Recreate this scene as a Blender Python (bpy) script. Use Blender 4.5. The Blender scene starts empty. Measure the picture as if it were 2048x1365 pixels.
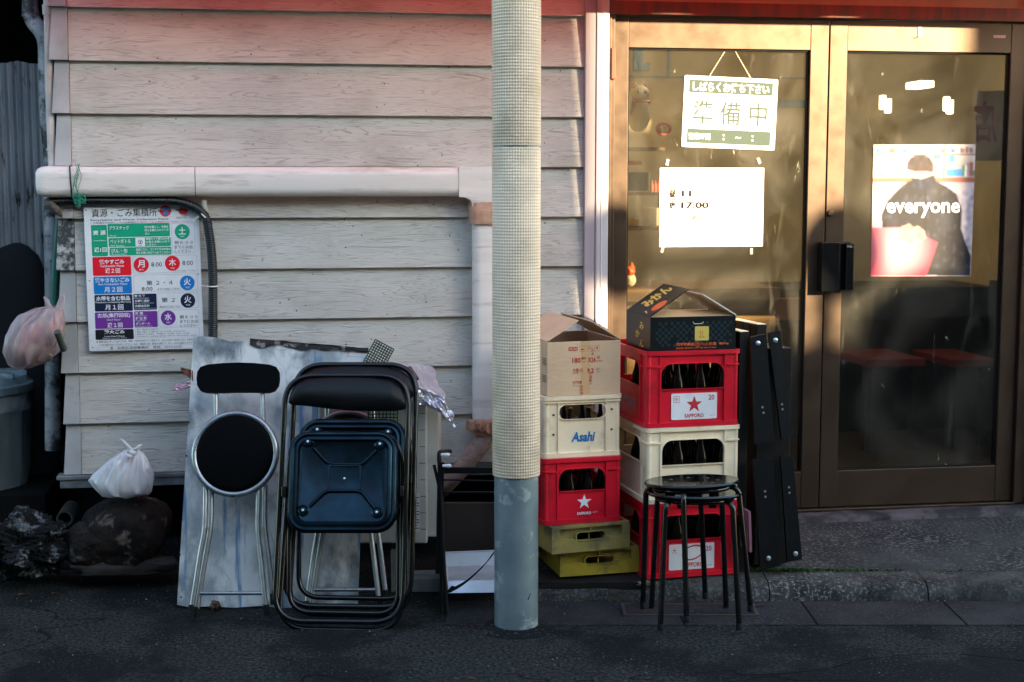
import bpy, math, random
from mathutils import Vector, Matrix, noise
from math import sin, cos, tan, atan, pi, radians
R = random.Random(7)
S = bpy.context.scene
COL = S.collection

# ---------------------------------------------------------------- camera, sky, sun, exposure
AZ = radians(9.04); PIT = radians(6.24); FOC = 2900.0; H = 1.59
CAM = Vector((-6.10*sin(AZ), -6.10*cos(AZ), H))
cd = bpy.data.cameras.new('camera'); cam = bpy.data.objects.new('camera', cd); COL.objects.link(cam)
cam.location = CAM; cam.rotation_euler = (pi/2-PIT, 0, -AZ)
cd.lens = 36*FOC/2048; cd.sensor_width = 36; cd.clip_start = .05; cd.clip_end = 500
cd.dof.use_dof = True; cd.dof.focus_distance = 5.45; cd.dof.aperture_fstop = 2.8
S.camera = cam
SUN_A, SUN_E = radians(38), radians(16)          # to the right of the wall's normal, above the horizon
to_sun = Vector((sin(SUN_A)*cos(SUN_E), -cos(SUN_A)*cos(SUN_E), sin(SUN_E)))
w = bpy.data.worlds.new('World'); S.world = w; w.use_nodes = True
wn = w.node_tree; bg = wn.nodes['Background']
sky = wn.nodes.new('ShaderNodeTexSky'); sky.sky_type = 'NISHITA'; sky.sun_disc = False
sky.sun_elevation = SUN_E; sky.sun_rotation = math.atan2(to_sun.x, to_sun.y)
tint = wn.nodes.new('ShaderNodeMix'); tint.data_type = 'RGBA'; tint.blend_type = 'MULTIPLY'; tint.inputs['Factor'].default_value = 1   # tint added to take the violet out of the sky
wn.links.new(sky.outputs[0], tint.inputs[6]); tint.inputs[7].default_value = (.95, .985, .95, 1); wn.links.new(tint.outputs[2], bg.inputs[0]); bg.inputs[1].default_value = .15
sl = bpy.data.lights.new('sun', 'SUN'); sl.energy = 5; sl.angle = radians(.5); sl.color = (1, .76, .47)
so = bpy.data.objects.new('sun', sl); COL.objects.link(so); so.rotation_euler = to_sun.to_track_quat('Z', 'Y').to_euler(); so.location = (6, -12, 8)
S.view_settings.view_transform = 'Standard'; S.view_settings.look = 'None'; S.view_settings.gamma = 1
S.view_settings.exposure = 2.5

# ---------------------------------------------------------------- from the photograph's frame to the place
FW = Vector((sin(AZ)*cos(PIT), cos(AZ)*cos(PIT), -sin(PIT))); RT = Vector((cos(AZ), -sin(AZ), 0)); UP = RT.cross(FW)
HD = Vector((sin(AZ), cos(AZ), 0))
def ray(px, py): return FW + RT*((px-1024)/FOC) - UP*((py-682.5)/FOC)
def onY(px, py, y=0.0): r = ray(px, py); return CAM + r*((y-CAM.y)/r.y)
def onZ(px, py, z=0.0): r = ray(px, py); return CAM + r*((z-CAM.z)/r.z)
def onD(px, py, D): r = ray(px, py); return CAM + r*(D/r.dot(HD))
def gD(D, side, z=0.0): return Vector((CAM.x, CAM.y, 0)) + HD*D + RT*side + Vector((0, 0, z))
def lean(y0, D0, y1, D1):                        # points of a leaning flat thing
    a, b = onD(1024, y0, D0), onD(1024, y1, D1); n = (b-a).cross(RT).normalized()
    if n.dot(HD) > 0: n = -n                      # towards the camera
    def q(px, py, off=0.0):
        r = ray(px, py); p0 = a + n*off; t = (p0-CAM).dot(n)/r.dot(n); return CAM + r*t
    q.n = n; return q

# ---------------------------------------------------------------- mesh builder
def I(): return Matrix.Identity(4)
def T(x, y=None, z=None): return Matrix.Translation(x if y is None else (x, y, z))
def RX(a): return Matrix.Rotation(radians(a), 4, 'X')
def RY(a): return Matrix.Rotation(radians(a), 4, 'Y')
def RZ(a): return Matrix.Rotation(radians(a), 4, 'Z')
def frame(o, x, y, z=None):
    x = Vector(x).normalized(); y = Vector(y); z = x.cross(y).normalized(); y = z.cross(x)
    m = Matrix((x, y, z)).transposed().to_4x4(); m.translation = o; return m
def rrect(w, h, r, n=5, cx=0, cy=0):
    out = []
    for (sx, sy, a0) in ((1, 1, 0), (-1, 1, 90), (-1, -1, 180), (1, -1, 270)):
        for k in range(n+1):
            a = radians(a0+90*k/n); out.append((cx+sx*(w/2-r)+r*cos(a), cy+sy*(h/2-r)+r*sin(a)))
    return out
def circ(r, n=24, cx=0, cy=0): return [(cx+r*cos(2*pi*k/n), cy+r*sin(2*pi*k/n)) for k in range(n)]
_g = {}
def glyphs(body, bold=0.0, shear=0.0):
    k = (body, bold, shear)
    if k in _g: return _g[k]
    c = bpy.data.curves.new('t', 'FONT'); c.body = body; c.offset = bold; c.shear = shear; c.resolution_u = 2
    o = bpy.data.objects.new('t', c); COL.objects.link(o)
    dg = bpy.context.evaluated_depsgraph_get(); dg.update()
    m = bpy.data.meshes.new_from_object(o.evaluated_get(dg))
    v = [(p.co.x, p.co.y) for p in m.vertices]; f = [tuple(p.vertices) for p in m.polygons]
    bpy.data.objects.remove(o); bpy.data.curves.remove(c); bpy.data.meshes.remove(m)
    xs = [a for a, b in v] or [0, 1]; ys = [b for a, b in v] or [0, 1]
    _g[k] = (v, f, min(xs), max(xs), min(ys), max(ys)); return _g[k]
def filled(loops, depth):                         # flat outline with holes, as a slab of this thickness
    c = bpy.data.curves.new('t', 'CURVE'); c.dimensions = '2D'; c.fill_mode = 'BOTH'; c.extrude = depth/2
    for L in loops:
        s = c.splines.new('POLY'); s.points.add(len(L)-1); s.use_cyclic_u = True
        for p, (x, y) in zip(s.points, L): p.co = (x, y, 0, 1)
    o = bpy.data.objects.new('t', c); COL.objects.link(o)
    dg = bpy.context.evaluated_depsgraph_get(); dg.update()
    m = bpy.data.meshes.new_from_object(o.evaluated_get(dg))
    v = [p.co.copy() for p in m.vertices]; f = [tuple(p.vertices) for p in m.polygons]
    bpy.data.objects.remove(o); bpy.data.curves.remove(c); bpy.data.meshes.remove(m); return v, f

class MB:
    def __init__(s): s.v = []; s.f = []; s.M = I()
    def add(s, vs, fs):
        b = len(s.v); s.v += [s.M @ Vector(p) for p in vs]; s.f += [tuple(i+b for i in q) for q in fs]; return s
    def box(s, x0, x1, y0, y1, z0, z1, M=None):
        m = M or I(); vs = [m @ Vector(p) for p in ((x0, y0, z0), (x1, y0, z0), (x1, y1, z0), (x0, y1, z0), (x0, y0, z1), (x1, y0, z1), (x1, y1, z1), (x0, y1, z1))]
        return s.add(vs, [(0, 3, 2, 1), (4, 5, 6, 7), (0, 1, 5, 4), (1, 2, 6, 5), (2, 3, 7, 6), (3, 0, 4, 7)])
    def hexa(s, a, b):                            # two quads (bottom/top or front/back loops) joined
        return s.add(list(a)+list(b), [(3, 2, 1, 0), (4, 5, 6, 7)]+[(i, (i+1) % 4, (i+1) % 4+4, i+4) for i in range(4)])
    def tube(s, pts, r, n=10, closed=False):
        pts = [Vector(p) for p in pts]; N = len(pts); rr = r if isinstance(r, (list, tuple)) else [r]*N
        tg = []
        for i in range(N):
            a = pts[(i-1) % N] if (closed or i > 0) else pts[i]; b = pts[(i+1) % N] if (closed or i < N-1) else pts[i]
            tg.append((b-a).normalized())
        u = tg[0].orthogonal().normalized(); vs = []
        for i in range(N):
            u = (u - tg[i]*u.dot(tg[i])).normalized(); v = tg[i].cross(u)
            for k in range(n): a = 2*pi*k/n; vs.append(pts[i]+(u*cos(a)+v*sin(a))*rr[i])
        fs = []
        for i in range(N if closed else N-1):
            j = (i+1) % N; off = 0
            if closed and j == 0:
                off = min(range(n), key=lambda o: (vs[o]-vs[i*n]).length)
            for k in range(n): fs.append((i*n+k, i*n+(k+1) % n, j*n+(k+1+off) % n, j*n+(k+off) % n))
        if not closed: fs += [tuple(range(n))[::-1], tuple(range((N-1)*n, N*n))]
        return s.add(vs, fs)
    def lathe(s, prof, n=24, M=None):
        m = M or I(); vs = []; fs = []
        for r, z in prof:
            for k in range(n): vs.append(m @ Vector((r*cos(2*pi*k/n), r*sin(2*pi*k/n), z)))
        for i in range(len(prof)-1):
            for k in range(n): fs.append((i*n+k, i*n+(k+1) % n, (i+1)*n+(k+1) % n, (i+1)*n+k))
        fs += [tuple(range(n))[::-1], tuple(range((len(prof)-1)*n, len(prof)*n))]
        return s.add(vs, fs)
    def slab(s, loops, depth, M=None):            # outline(s) in XY, thickness centred on z=0
        v, f = filled(loops, depth); m = M or I(); return s.add([m @ p for p in v], f)
    def poly(s, L, z=0.0, M=None):
        m = M or I(); return s.add([m @ Vector((x, y, z)) for x, y in L], [tuple(range(len(L)))])
    def ring(s, A, B, z=0.0, M=None):
        m = M or I(); n = len(A)
        return s.add([m @ Vector((x, y, z)) for x, y in A+B], [(i, (i+1) % n, n+(i+1) % n, n+i) for i in range(n)])
    def text(s, body, x0, x1, y0, y1, z=0.0, M=None, bold=0.0, shear=0.0):
        v, f, a, b, c, d = glyphs(body, bold, shear); m = M or I()
        kx = (x1-x0)/((b-a) or 1); ky = (y1-y0)/((d-c) or 1)
        return s.add([m @ Vector((x0+(p-a)*kx, y0+(q-c)*ky, z)) for p, q in v], f)
    def sheet(s, fn, nu, nv, th=0.0):             # fn(u,v)->point ; optional thickness function along +n
        P = [[Vector(fn(i/nu, j/nv)) for i in range(nu+1)] for j in range(nv+1)]
        vs = [p for row in P for p in row]; W = nu+1
        fs = [(j*W+i, j*W+i+1, (j+1)*W+i+1, (j+1)*W+i) for j in range(nv) for i in range(nu)]
        if th:
            nrm = []
            for j in range(nv+1):
                for i in range(W):
                    a = P[j][min(i+1, nu)]-P[j][max(i-1, 0)]; b = P[min(j+1, nv)][i]-P[max(j-1, 0)][i]
                    nrm.append(a.cross(b).normalized())
            K = len(vs); vs2 = [p-n*th for p, n in zip(vs, nrm)]
            fs2 = [tuple(i+K for i in q[::-1]) for q in fs]
            rim = [j*W for j in range(nv+1)]
            bd = [i for i in range(W)]+[j*W+nu for j in range(1, nv+1)]+[nv*W+i for i in range(nu-1, -1, -1)]+[j*W for j in range(nv-1, 0, -1)]
            fs2 += [(bd[k], K+bd[k], K+bd[(k+1) % len(bd)], bd[(k+1) % len(bd)]) for k in range(len(bd))]
            return s.add(vs+vs2, fs+fs2)
        return s.add(vs, fs)
    def sil(s, rows, n=36, amp=.004, fr=14, seed=0, pleat=0):  # rows of (centre, right vector half width, depth half)
        vs = []; fs = []
        for ri, (c, hw, hd) in enumerate(rows):
            for k in range(n):
                a = 2*pi*k/n; d = RT*(cos(a)*hw) - HD*(sin(a)*hd)
                p = Vector(c)+d
                q = noise.noise_vector(p*fr+Vector((seed, 0, 0)))*amp
                pl = 1+pleat*sin(a*13+seed+2*noise.noise(p*8))*(ri/len(rows))
                vs.append(Vector(c)+d*pl+q)
        for i in range(len(rows)-1):
            for k in range(n): fs.append((i*n+k, i*n+(k+1) % n, (i+1)*n+(k+1) % n, (i+1)*n+k))
        fs += [tuple(range(n))[::-1], tuple(range((len(rows)-1)*n, len(rows)*n))]
        return s.add(vs, fs)
    def rock(s, c, rad, sub=4, amp=.25, fr=1.6, seed=0, fine=.04, rot=0, square=1.0):
        import bmesh
        bm = bmesh.new(); bmesh.ops.create_icosphere(bm, subdivisions=sub, radius=1)
        m = RZ(rot); vs = []
        for v in bm.verts:
            p = v.co.copy(); q = p*fr+Vector((seed*3.1, seed, 0))
            k = 1+amp*noise.noise(q)+fine*noise.noise(q*5)+fine*.6*noise.noise(q*13)
            pp = Vector([math.copysign(abs(t)**square, t) for t in p])*k
            vs.append(Vector(c)+m @ Vector((pp.x*rad[0], pp.y*rad[1], pp.z*rad[2])))
        fs = [tuple(v.index for v in f.verts) for f in bm.faces]; bm.free(); return s.add(vs, fs)

def fillet(pts, r, n=6, closed=False):
    pts = [Vector(p) for p in pts]; N = len(pts); out = []
    for i in range(N):
        if not closed and i in (0, N-1): out.append(pts[i]); continue
        p = pts[i]; a = pts[(i-1) % N]-p; b = pts[(i+1) % N]-p
        k = min(r, a.length*.49, b.length*.49); A = p+a.normalized()*k; B = p+b.normalized()*k
        for t in range(n+1):
            t /= n; out.append(A*(1-t)**2+p*2*t*(1-t)+B*t*t)
    return out

def empty(name, loc=(0, 0, 0), rz=0.0, label=None, cat=None, group=None, kind=None):
    o = bpy.data.objects.new(name, None); COL.objects.link(o); o.location = loc; o.rotation_euler.z = radians(rz)
    o.empty_display_size = .05
    tag(o, label, cat, group, kind); return o
def tag(o, label=None, cat=None, group=None, kind=None):
    if label: o['label'] = label
    if cat: o['category'] = cat
    if group: o['group'] = group
    if kind: o['kind'] = kind
    return o
def rootM(o):
    m = I()
    while o: m = (T(o.location) @ o.rotation_euler.to_matrix().to_4x4()) @ m; o = o.parent
    return m
def obj(name, mb, mat, parent=None, smooth=0, bevel=0.0, seg=2, world=False, label=None, cat=None, group=None, kind=None, sub=0):
    """link a builder as ONE mesh object; world=True means its points are world points"""
    vs = mb.v
    if world and parent is not None:
        inv = rootM(parent).inverted(); vs = [inv @ p for p in vs]
    origin = Vector()
    if parent is None and vs:
        lo = Vector([min(p[i] for p in vs) for i in range(3)]); hi = Vector([max(p[i] for p in vs) for i in range(3)])
        origin = Vector(((lo.x+hi.x)/2, (lo.y+hi.y)/2, lo.z)); vs = [p-origin for p in vs]
    me = bpy.data.meshes.new(name); me.from_pydata([tuple(p) for p in vs], [], mb.f); me.validate(); me.update()
    import bmesh
    bm = bmesh.new(); bm.from_mesh(me); bmesh.ops.recalc_face_normals(bm, faces=bm.faces); bm.to_mesh(me); bm.free()
    me.materials.append(mat)
    o = bpy.data.objects.new(name, me); COL.objects.link(o); o.location = origin
    if parent: o.parent = parent
    if smooth:
        for p in me.polygons: p.use_smooth = True
        me.set_sharp_from_angle(angle=radians(smooth))
    if bevel:
        b = o.modifiers.new('bevel', 'BEVEL'); b.width = bevel; b.segments = seg; b.limit_method = 'ANGLE'; b.angle_limit = radians(40)
        if not smooth:
            for p in me.polygons: p.use_smooth = True
            me.set_sharp_from_angle(angle=radians(40))
        b.harden_normals = True
    if sub:
        s_ = o.modifiers.new('sub', 'SUBSURF'); s_.levels = sub; s_.render_levels = sub
    return tag(o, label, cat, group, kind)
def copy_tree(o, parent=None):
    c = o.copy(); COL.objects.link(c)
    if parent: c.parent = parent
    for ch in [x for x in COL.objects if x.parent == o]: copy_tree(ch, c)
    return c

# ---------------------------------------------------------------- materials
def mat(name, col, rough=.5, metal=0.0, spec=.5, col2=None, sc=5.0, lo=.4, hi=.6, st=(1, 1, 1), bump=0.0, bsc=60.0, bst=(1, 1, 1),
        dirt=None, dsc=9.0, dlo=.55, dhi=.75, rvar=0.0, trans=0.0, alpha=None, coat=0.0, sss=0.0, detail=6, transl=0.0, grain=None, dots=None, bdist=.004, crease=None, speck=None):
    m = bpy.data.materials.new(name); m.use_nodes = True; nt = m.node_tree; N = nt.nodes; L = nt.links
    b = N['Principled BSDF']; b.inputs['Roughness'].default_value = rough; b.inputs['Metallic'].default_value = metal
    b.inputs['Specular IOR Level'].default_value = spec; b.inputs['Coat Weight'].default_value = coat
    b.inputs['Base Color'].default_value = (*col, 1)
    if trans: b.inputs['Transmission Weight'].default_value = trans
    tc = N.new('ShaderNodeTexCoord')
    def nz(scale, stretch, det=detail, rg=.55, dist=0.0):
        mp = N.new('ShaderNodeMapping'); mp.inputs['Scale'].default_value = stretch; L.new(tc.outputs['Object'], mp.inputs[0])
        n = N.new('ShaderNodeTexNoise'); n.inputs['Scale'].default_value = scale; n.inputs['Detail'].default_value = det
        n.inputs['Roughness'].default_value = rg; n.inputs['Distortion'].default_value = dist; L.new(mp.outputs[0], n.inputs['Vector']); return n.outputs['Fac']
    def ramp(src, a, c, inv=False):
        r = N.new('ShaderNodeMapRange'); r.inputs[1].default_value = a; r.inputs[2].default_value = c
        r.inputs[3].default_value = 1 if inv else 0; r.inputs[4].default_value = 0 if inv else 1; L.new(src, r.inputs[0]); return r.outputs[0]
    cur = None
    def mix(fac, c2):
        nonlocal cur
        x = N.new('ShaderNodeMix'); x.data_type = 'RGBA'; L.new(fac, x.inputs['Factor'])
        if cur is None: x.inputs[6].default_value = (*col, 1)
        else: L.new(cur, x.inputs[6])
        x.inputs[7].default_value = (*c2, 1); cur = x.outputs[2]
    if col2: mix(ramp(nz(sc, st), lo, hi), col2)
    if dirt: mix(ramp(nz(dsc, st, 8, .65), dlo, dhi), dirt)
    h = None
    if bump:
        h = nz(bsc, bst)
    if speck:
        f_ = ramp(nz(speck[1], speck[4] if len(speck) > 4 else (1, 1, 1), 3, .7), speck[2], speck[3])
        a_ = N.new('ShaderNodeMath'); a_.operation = 'MULTIPLY'; L.new(f_, a_.inputs[0]); L.new(ramp(nz(2.5, (1, 1, 1)), .35, .65), a_.inputs[1]); mix(a_.outputs[0], speck[0])
    if crease:  # paints the shading of the creases into the colour, besides the bump
        mp = N.new('ShaderNodeMapping'); mp.inputs['Scale'].default_value = crease[1]; L.new(tc.outputs['Object'], mp.inputs[0])
        cn = N.new('ShaderNodeTexNoise'); cn.noise_type = 'RIDGED_MULTIFRACTAL'; cn.inputs['Scale'].default_value = crease[0]; cn.inputs['Detail'].default_value = 4; cn.inputs['Distortion'].default_value = .8
        L.new(mp.outputs[0], cn.inputs['Vector']); h = cn.outputs['Fac']; bump = 1; mix(ramp(h, .35, .9), crease[2])
    if grain:                                      # (colour, scale, stretch, width, strength): contour lines of a stretched noise
        g = nz(grain[1], grain[2], 3, .5, .6)
        s1 = N.new('ShaderNodeMath'); s1.operation = 'MULTIPLY'; L.new(g, s1.inputs[0]); s1.inputs[1].default_value = grain[5]
        s2 = N.new('ShaderNodeMath'); s2.operation = 'PINGPONG'; L.new(s1.outputs[0], s2.inputs[0]); s2.inputs[1].default_value = .5
        line = ramp(s2.outputs[0], 0, grain[3], True)
        k = N.new('ShaderNodeMath'); k.operation = 'MULTIPLY'; L.new(line, k.inputs[0]); L.new(ramp(nz(5, (.6, 1, 3)), .18, .52), k.inputs[1])
        k2 = N.new('ShaderNodeMath'); k2.operation = 'MULTIPLY'; L.new(k.outputs[0], k2.inputs[0]); k2.inputs[1].default_value = grain[4]
        mix(k2.outputs[0], grain[0])
        hh = N.new('ShaderNodeMath'); hh.operation = 'MULTIPLY_ADD'; L.new(k.outputs[0], hh.inputs[0]); hh.inputs[1].default_value = -1.2
        if h is not None: L.new(h, hh.inputs[2])
        h = hh.outputs[0]
    if dots:                                       # (colour, scale, size, amount)
        vo = N.new('ShaderNodeTexVoronoi'); vo.inputs['Scale'].default_value = dots[1]; L.new(tc.outputs['Object'], vo.inputs['Vector'])
        d = ramp(vo.outputs['Distance'], dots[2]*.6, dots[2], True)
        sel = N.new('ShaderNodeSeparateColor'); L.new(vo.outputs['Color'], sel.inputs[0])
        gt = N.new('ShaderNodeMath'); gt.operation = 'LESS_THAN'; L.new(sel.outputs[0], gt.inputs[0]); gt.inputs[1].default_value = dots[3]
        k = N.new('ShaderNodeMath'); k.operation = 'MULTIPLY'; L.new(d, k.inputs[0]); L.new(gt.outputs[0], k.inputs[1]); mix(k.outputs[0], dots[0])
    if cur is not None: L.new(cur, b.inputs['Base Color'])
    if rvar:
        r = N.new('ShaderNodeMapRange'); r.inputs[1].default_value = .3; r.inputs[2].default_value = .7
        r.inputs[3].default_value = max(0, rough-rvar); r.inputs[4].default_value = min(1, rough+rvar); L.new(nz(12, (1, 1, 1)), r.inputs[0]); L.new(r.outputs[0], b.inputs['Roughness'])
    if h is not None:
        bp = N.new('ShaderNodeBump'); bp.inputs['Strength'].default_value = min(1, bump or .5); bp.inputs['Distance'].default_value = bdist if not grain else .006
        L.new(h, bp.inputs['Height']); L.new(bp.outputs[0], b.inputs['Normal'])
    if transl:
        tl = N.new('ShaderNodeBsdfTranslucent'); tl.inputs[0].default_value = (*col, 1)
        if cur is not None: L.new(cur, tl.inputs[0])
        mx = N.new('ShaderNodeMixShader'); mx.inputs[0].default_value = transl; L.new(b.outputs[0], mx.inputs[1]); L.new(tl.outputs[0], mx.inputs[2])
        L.new(mx.outputs[0], N['Material Output'].inputs[0])
        if alpha is not None:
            tp = N.new('ShaderNodeBsdfTransparent'); m2 = N.new('ShaderNodeMixShader'); m2.inputs[0].default_value = alpha
            L.new(tp.outputs[0], m2.inputs[1]); L.new(mx.outputs[0], m2.inputs[2]); L.new(m2.outputs[0], N['Material Output'].inputs[0])
    elif alpha is not None: b.inputs['Alpha'].default_value = alpha
    return m

m_siding = mat('siding', (.57, .555, .51), .62, col2=(.47, .455, .415), sc=1.6, st=(1, 1, 2), lo=.35, hi=.7, bump=.35, bsc=55, bst=(.25, 1, 3),
               dirt=(.34, .32, .28), dsc=2.6, dlo=.5, dhi=.8, grain=((.20, .16, .14), 1.7, (1.0, 1, 15), .19, .46, 15), dots=((.10, .06, .04), 30, .13, .16))
m_corner = mat('corner_cover', (.42, .42, .42), .5, col2=(.30, .31, .31), sc=4, bump=.15, dirt=(.16, .16, .15), dsc=10, dlo=.6, dhi=.8)
m_corner_mould = mat('corner_cover_mouldy', (.42, .42, .41), .6, col2=(.30, .30, .30), sc=4, bump=.15, dirt=(.03, .035, .03), dsc=26, dlo=.42, dhi=.55)
m_sill = mat('sill_flashing', (.22, .24, .25), .5, col2=(.12, .13, .14), sc=9, metal=.3)
m_dark = mat('shade_black', (.004, .0045, .0045), .95, spec=.1, col2=(.006, .006, .006), sc=3)  # near-black stands in for the deep shade of alley and crawl space
m_trim = mat('lilac_trim', (.33, .30, .33), .5, col2=(.26, .23, .26), sc=3, st=(1, 1, .3))
m_white_trim = mat('white_trim', (.52, .51, .52), .5, col2=(.44, .43, .45), sc=4, st=(1, 1, .3), dirt=(.25, .22, .2), dsc=30, dlo=.66, dhi=.75)
m_bronze = mat('bronze_aluminium', (.112, .079, .056), .36, metal=.82, col2=(.098, .070, .050), sc=2, rvar=.06)
m_bronze2 = mat('bronze_red_glow', (.20, .05, .03), .42, metal=.35, col2=(.10, .05, .035), sc=3, st=(10, 1, 1))  # red of the awning glow is put into this colour
m_transom = mat('transom_panel', (.34, .26, .11), .5, col2=(.27, .19, .08), sc=5)
m_duct = mat('duct_plastic', (.78, .73, .68), .42, col2=(.70, .65, .60), sc=4, st=(.4, 1, 3), dirt=(.34, .27, .22), dsc=6, dlo=.54, dhi=.74)
m_tape = mat('skin_tape', (.52, .31, .21), .55, col2=(.40, .22, .15), sc=30, bump=.6, bsc=45, bst=(.5, .5, 3))
m_lowpipe = mat('wrapped_pipe', (.42, .30, .26), .6, col2=(.28, .19, .16), sc=14, bump=.5, bsc=30, grain=((.1, .05, .04), 6, (1, 1, 3), .08, .8, 5))
m_conduit = mat('black_conduit', (.004, .007, .008), .36)
m_tie = mat('white_tie', (.72, .70, .64), .5)
m_pvc = mat('grey_pvc', (.36, .37, .38), .6, col2=(.22, .23, .24), sc=7, bump=.2, dirt=(.03, .03, .03), dsc=12, dlo=.47, dhi=.58)
m_beigepipe = mat('beige_pipe', (.50, .46, .43), .55, col2=(.36, .33, .31), sc=8, dirt=(.12, .10, .09), dsc=16, dlo=.6, dhi=.75)
m_corr = mat('corrugated_iron', (.42, .43, .42), .6, metal=.1, col2=(.26, .27, .28), sc=3, st=(3, 1, .7), dirt=(.015, .015, .015), dsc=7, dlo=.57, dhi=.64)
m_green = mat('green_pole', (.015, .16, .11), .45, col2=(.02, .09, .07), sc=9)
m_string = mat('green_string', (.01, .22, .14), .6)
m_asphalt = mat('asphalt', (.036, .039, .037), .92, spec=.08, col2=(.007, .0085, .008), grain=((.004, .004, .004), .55, (1, 1.6, 1), .012, .9, 5), sc=75, lo=.40, hi=.62, bump=1, bsc=110, bdist=.008, dirt=(.009, .011, .011), dsc=1.5, dlo=.47, dhi=.54, speck=((.11, .12, .125), 85, .57, .68))
m_slab = mat('gutter_concrete', (.030, .030, .031), .85, spec=.2, col2=(.017, .017, .019), sc=5, bump=.7, bsc=110, dirt=(.010, .010, .012), dsc=3, dlo=.5, dhi=.7, speck=((.11, .115, .115), 85, .57, .67))
m_kerb = mat('kerb_concrete', (.060, .060, .055), .9, spec=.2, col2=(.024, .025, .024), sc=9, bump=1.0, bsc=90, dirt=(.010, .010, .010), dsc=4, dlo=.5, dhi=.68, speck=((.20, .20, .185), 75, .53, .62))
m_fore = mat('forecourt_concrete', (.046, .047, .047), .9, spec=.15, col2=(.022, .023, .024), sc=3, bump=.8, bsc=100, dirt=(.013, .013, .015), dsc=2, dlo=.5, dhi=.75, speck=((.17, .175, .17), 70, .52, .62))
m_step = mat('step_concrete', (.075, .062, .07), .8, col2=(.035, .03, .034), sc=8, bump=.8, bsc=50, dirt=(.010, .010, .010), dsc=8, dlo=.5, dhi=.6)
m_moss = mat('moss', (.022, .06, .012), .9, spec=.1, col2=(.05, .09, .02), sc=40)
m_galv = mat('galvanised_steel', (.23, .30, .31), .5, metal=.35, col2=(.15, .205, .22), sc=7, lo=.35, hi=.65, bump=.12, dirt=(.34, .41, .41), dsc=10, dlo=.56, dhi=.62, rvar=.1)
m_black_gloss = mat('black_enamel', (.003, .004, .005), .16, spec=.5, col2=(.004, .004, .004), sc=20, rvar=.06)
m_pan = mat('seat_pan_sky_blue', (.009, .028, .042), .22, metal=.8, spec=.4, col2=(.006, .012, .018), sc=7, lo=.4, hi=.65, rvar=.08)  # blue of the sky reflection is put into the base colour
m_vinyl = mat('black_vinyl', (.004, .0045, .005), .36, spec=.25, bump=.25, bsc=220)
m_seatblk = mat('matt_black_seat', (.0012, .0016, .0018), .5, spec=.05, bump=.3, bsc=300)
m_chrome = mat('dull_chrome', (.36, .39, .40), .34, metal=.85, col2=(.26, .28, .29), sc=12, rvar=.08)
m_rubber = mat('black_rubber', (.004, .004, .004), .7, spec=.2)
m_red = mat('red_plastic', (.68, .008, .026), .36, spec=.5, col2=(.56, .005, .020), sc=5, dirt=(.20, .012, .015), dsc=9, dlo=.55, dhi=.78, bump=.05, bsc=80)
m_cream = mat('cream_plastic', (.88, .75, .53), .42, col2=(.82, .68, .46), sc=6, dirt=(.46, .37, .25), dsc=10, dlo=.56, dhi=.80, bump=.05, bsc=80)
m_yellow = mat('weathered_yellow_plastic', (.36, .275, .07), .6, col2=(.26, .20, .07), sc=7, dirt=(.07, .065, .035), dsc=9, dlo=.5, dhi=.7, bump=.3, bsc=60)
m_yellow2 = mat('bright_yellow_plastic', (.42, .30, .02), .55, col2=(.32, .23, .03), sc=7, dirt=(.08, .07, .03), dsc=9, dlo=.52, dhi=.72, bump=.3, bsc=60)
m_glassb = mat('brown_bottle', (.004, .002, .001), .12, spec=.22)
m_cap = mat('gold_cap', (.55, .38, .10), .35, metal=.6)
m_card = mat('cardboard', (.64, .46, .29), .75, col2=(.57, .40, .25), sc=6, bump=.25, bsc=40, bst=(1, 1, 12))
m_cardin = mat('cardboard_inside', (.52, .36, .22), .8, col2=(.46, .31, .19), sc=8, bump=.3, bsc=40)
m_tapeb = mat('parcel_tape', (.58, .38, .19), .3)
m_ink_red = mat('red_print', (.50, .035, .02), .6)
m_ink_dark = mat('dark_print', (.06, .04, .035), .7)
m_boxblk = mat('black_printed_card', (.004, .006, .007), .35, spec=.35, col2=(.005, .007, .008), sc=8)
m_boxchk = mat('slate_check_print', (.012, .030, .038), .32)
m_boxin = mat('tan_card_inside', (.50, .33, .16), .65, col2=(.56, .40, .22), sc=5)
m_boxcream = mat('cream_card', (.80, .72, .56), .6)
m_ink_yel = mat('yellow_print', (.62, .46, .09), .5)
m_ink_or = mat('orange_print', (.75, .12, .02), .5)
m_white = mat('white_paint', (.78, .80, .82), .4, col2=(.72, .74, .77), sc=6)
m_paper = mat('white_paper', (.85, .84, .80), .7, transl=.15)
m_blackboard = mat('black_painted_board', (.003, .0035, .004), .5, spec=.25, col2=(.005, .005, .005), sc=6, st=(6, 6, .6), bump=.3, bsc=40, bst=(3, 3, .3))
m_cutwood = mat('pale_cut_end', (.85, .76, .52), .7)
m_bolt = mat('steel_bolt', (.60, .66, .66), .3, metal=.8)
m_acwhite = mat('ac_cream_metal', (.46, .46, .41), .5, col2=(.38, .38, .34), sc=4, dirt=(.2, .19, .17), dsc=8, dlo=.6, dhi=.85)
m_foil = mat('crinkled_foil', (.80, .78, .84), .28, metal=.7, bdist=.008, crease=(14, (1, 1, 1), (.30, .27, .36)), col2=(.66, .62, .72), sc=20)
m_mat = mat('brown_rubber_slab', (.075, .055, .065), .6, bump=.2)
m_mesh = mat('green_mesh', (.006, .06, .02), .6, spec=.2)
m_conc = mat('concrete_block', (.20, .21, .20), .85, col2=(.13, .14, .135), sc=9, bump=.5)
m_rock = mat('brown_rock', (.022, .016, .013), .9, spec=.2, col2=(.006, .005, .005), sc=7, bump=1, bsc=30, bdist=.02, dirt=(.14, .11, .09), dsc=9, dlo=.57, dhi=.66)
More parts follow.
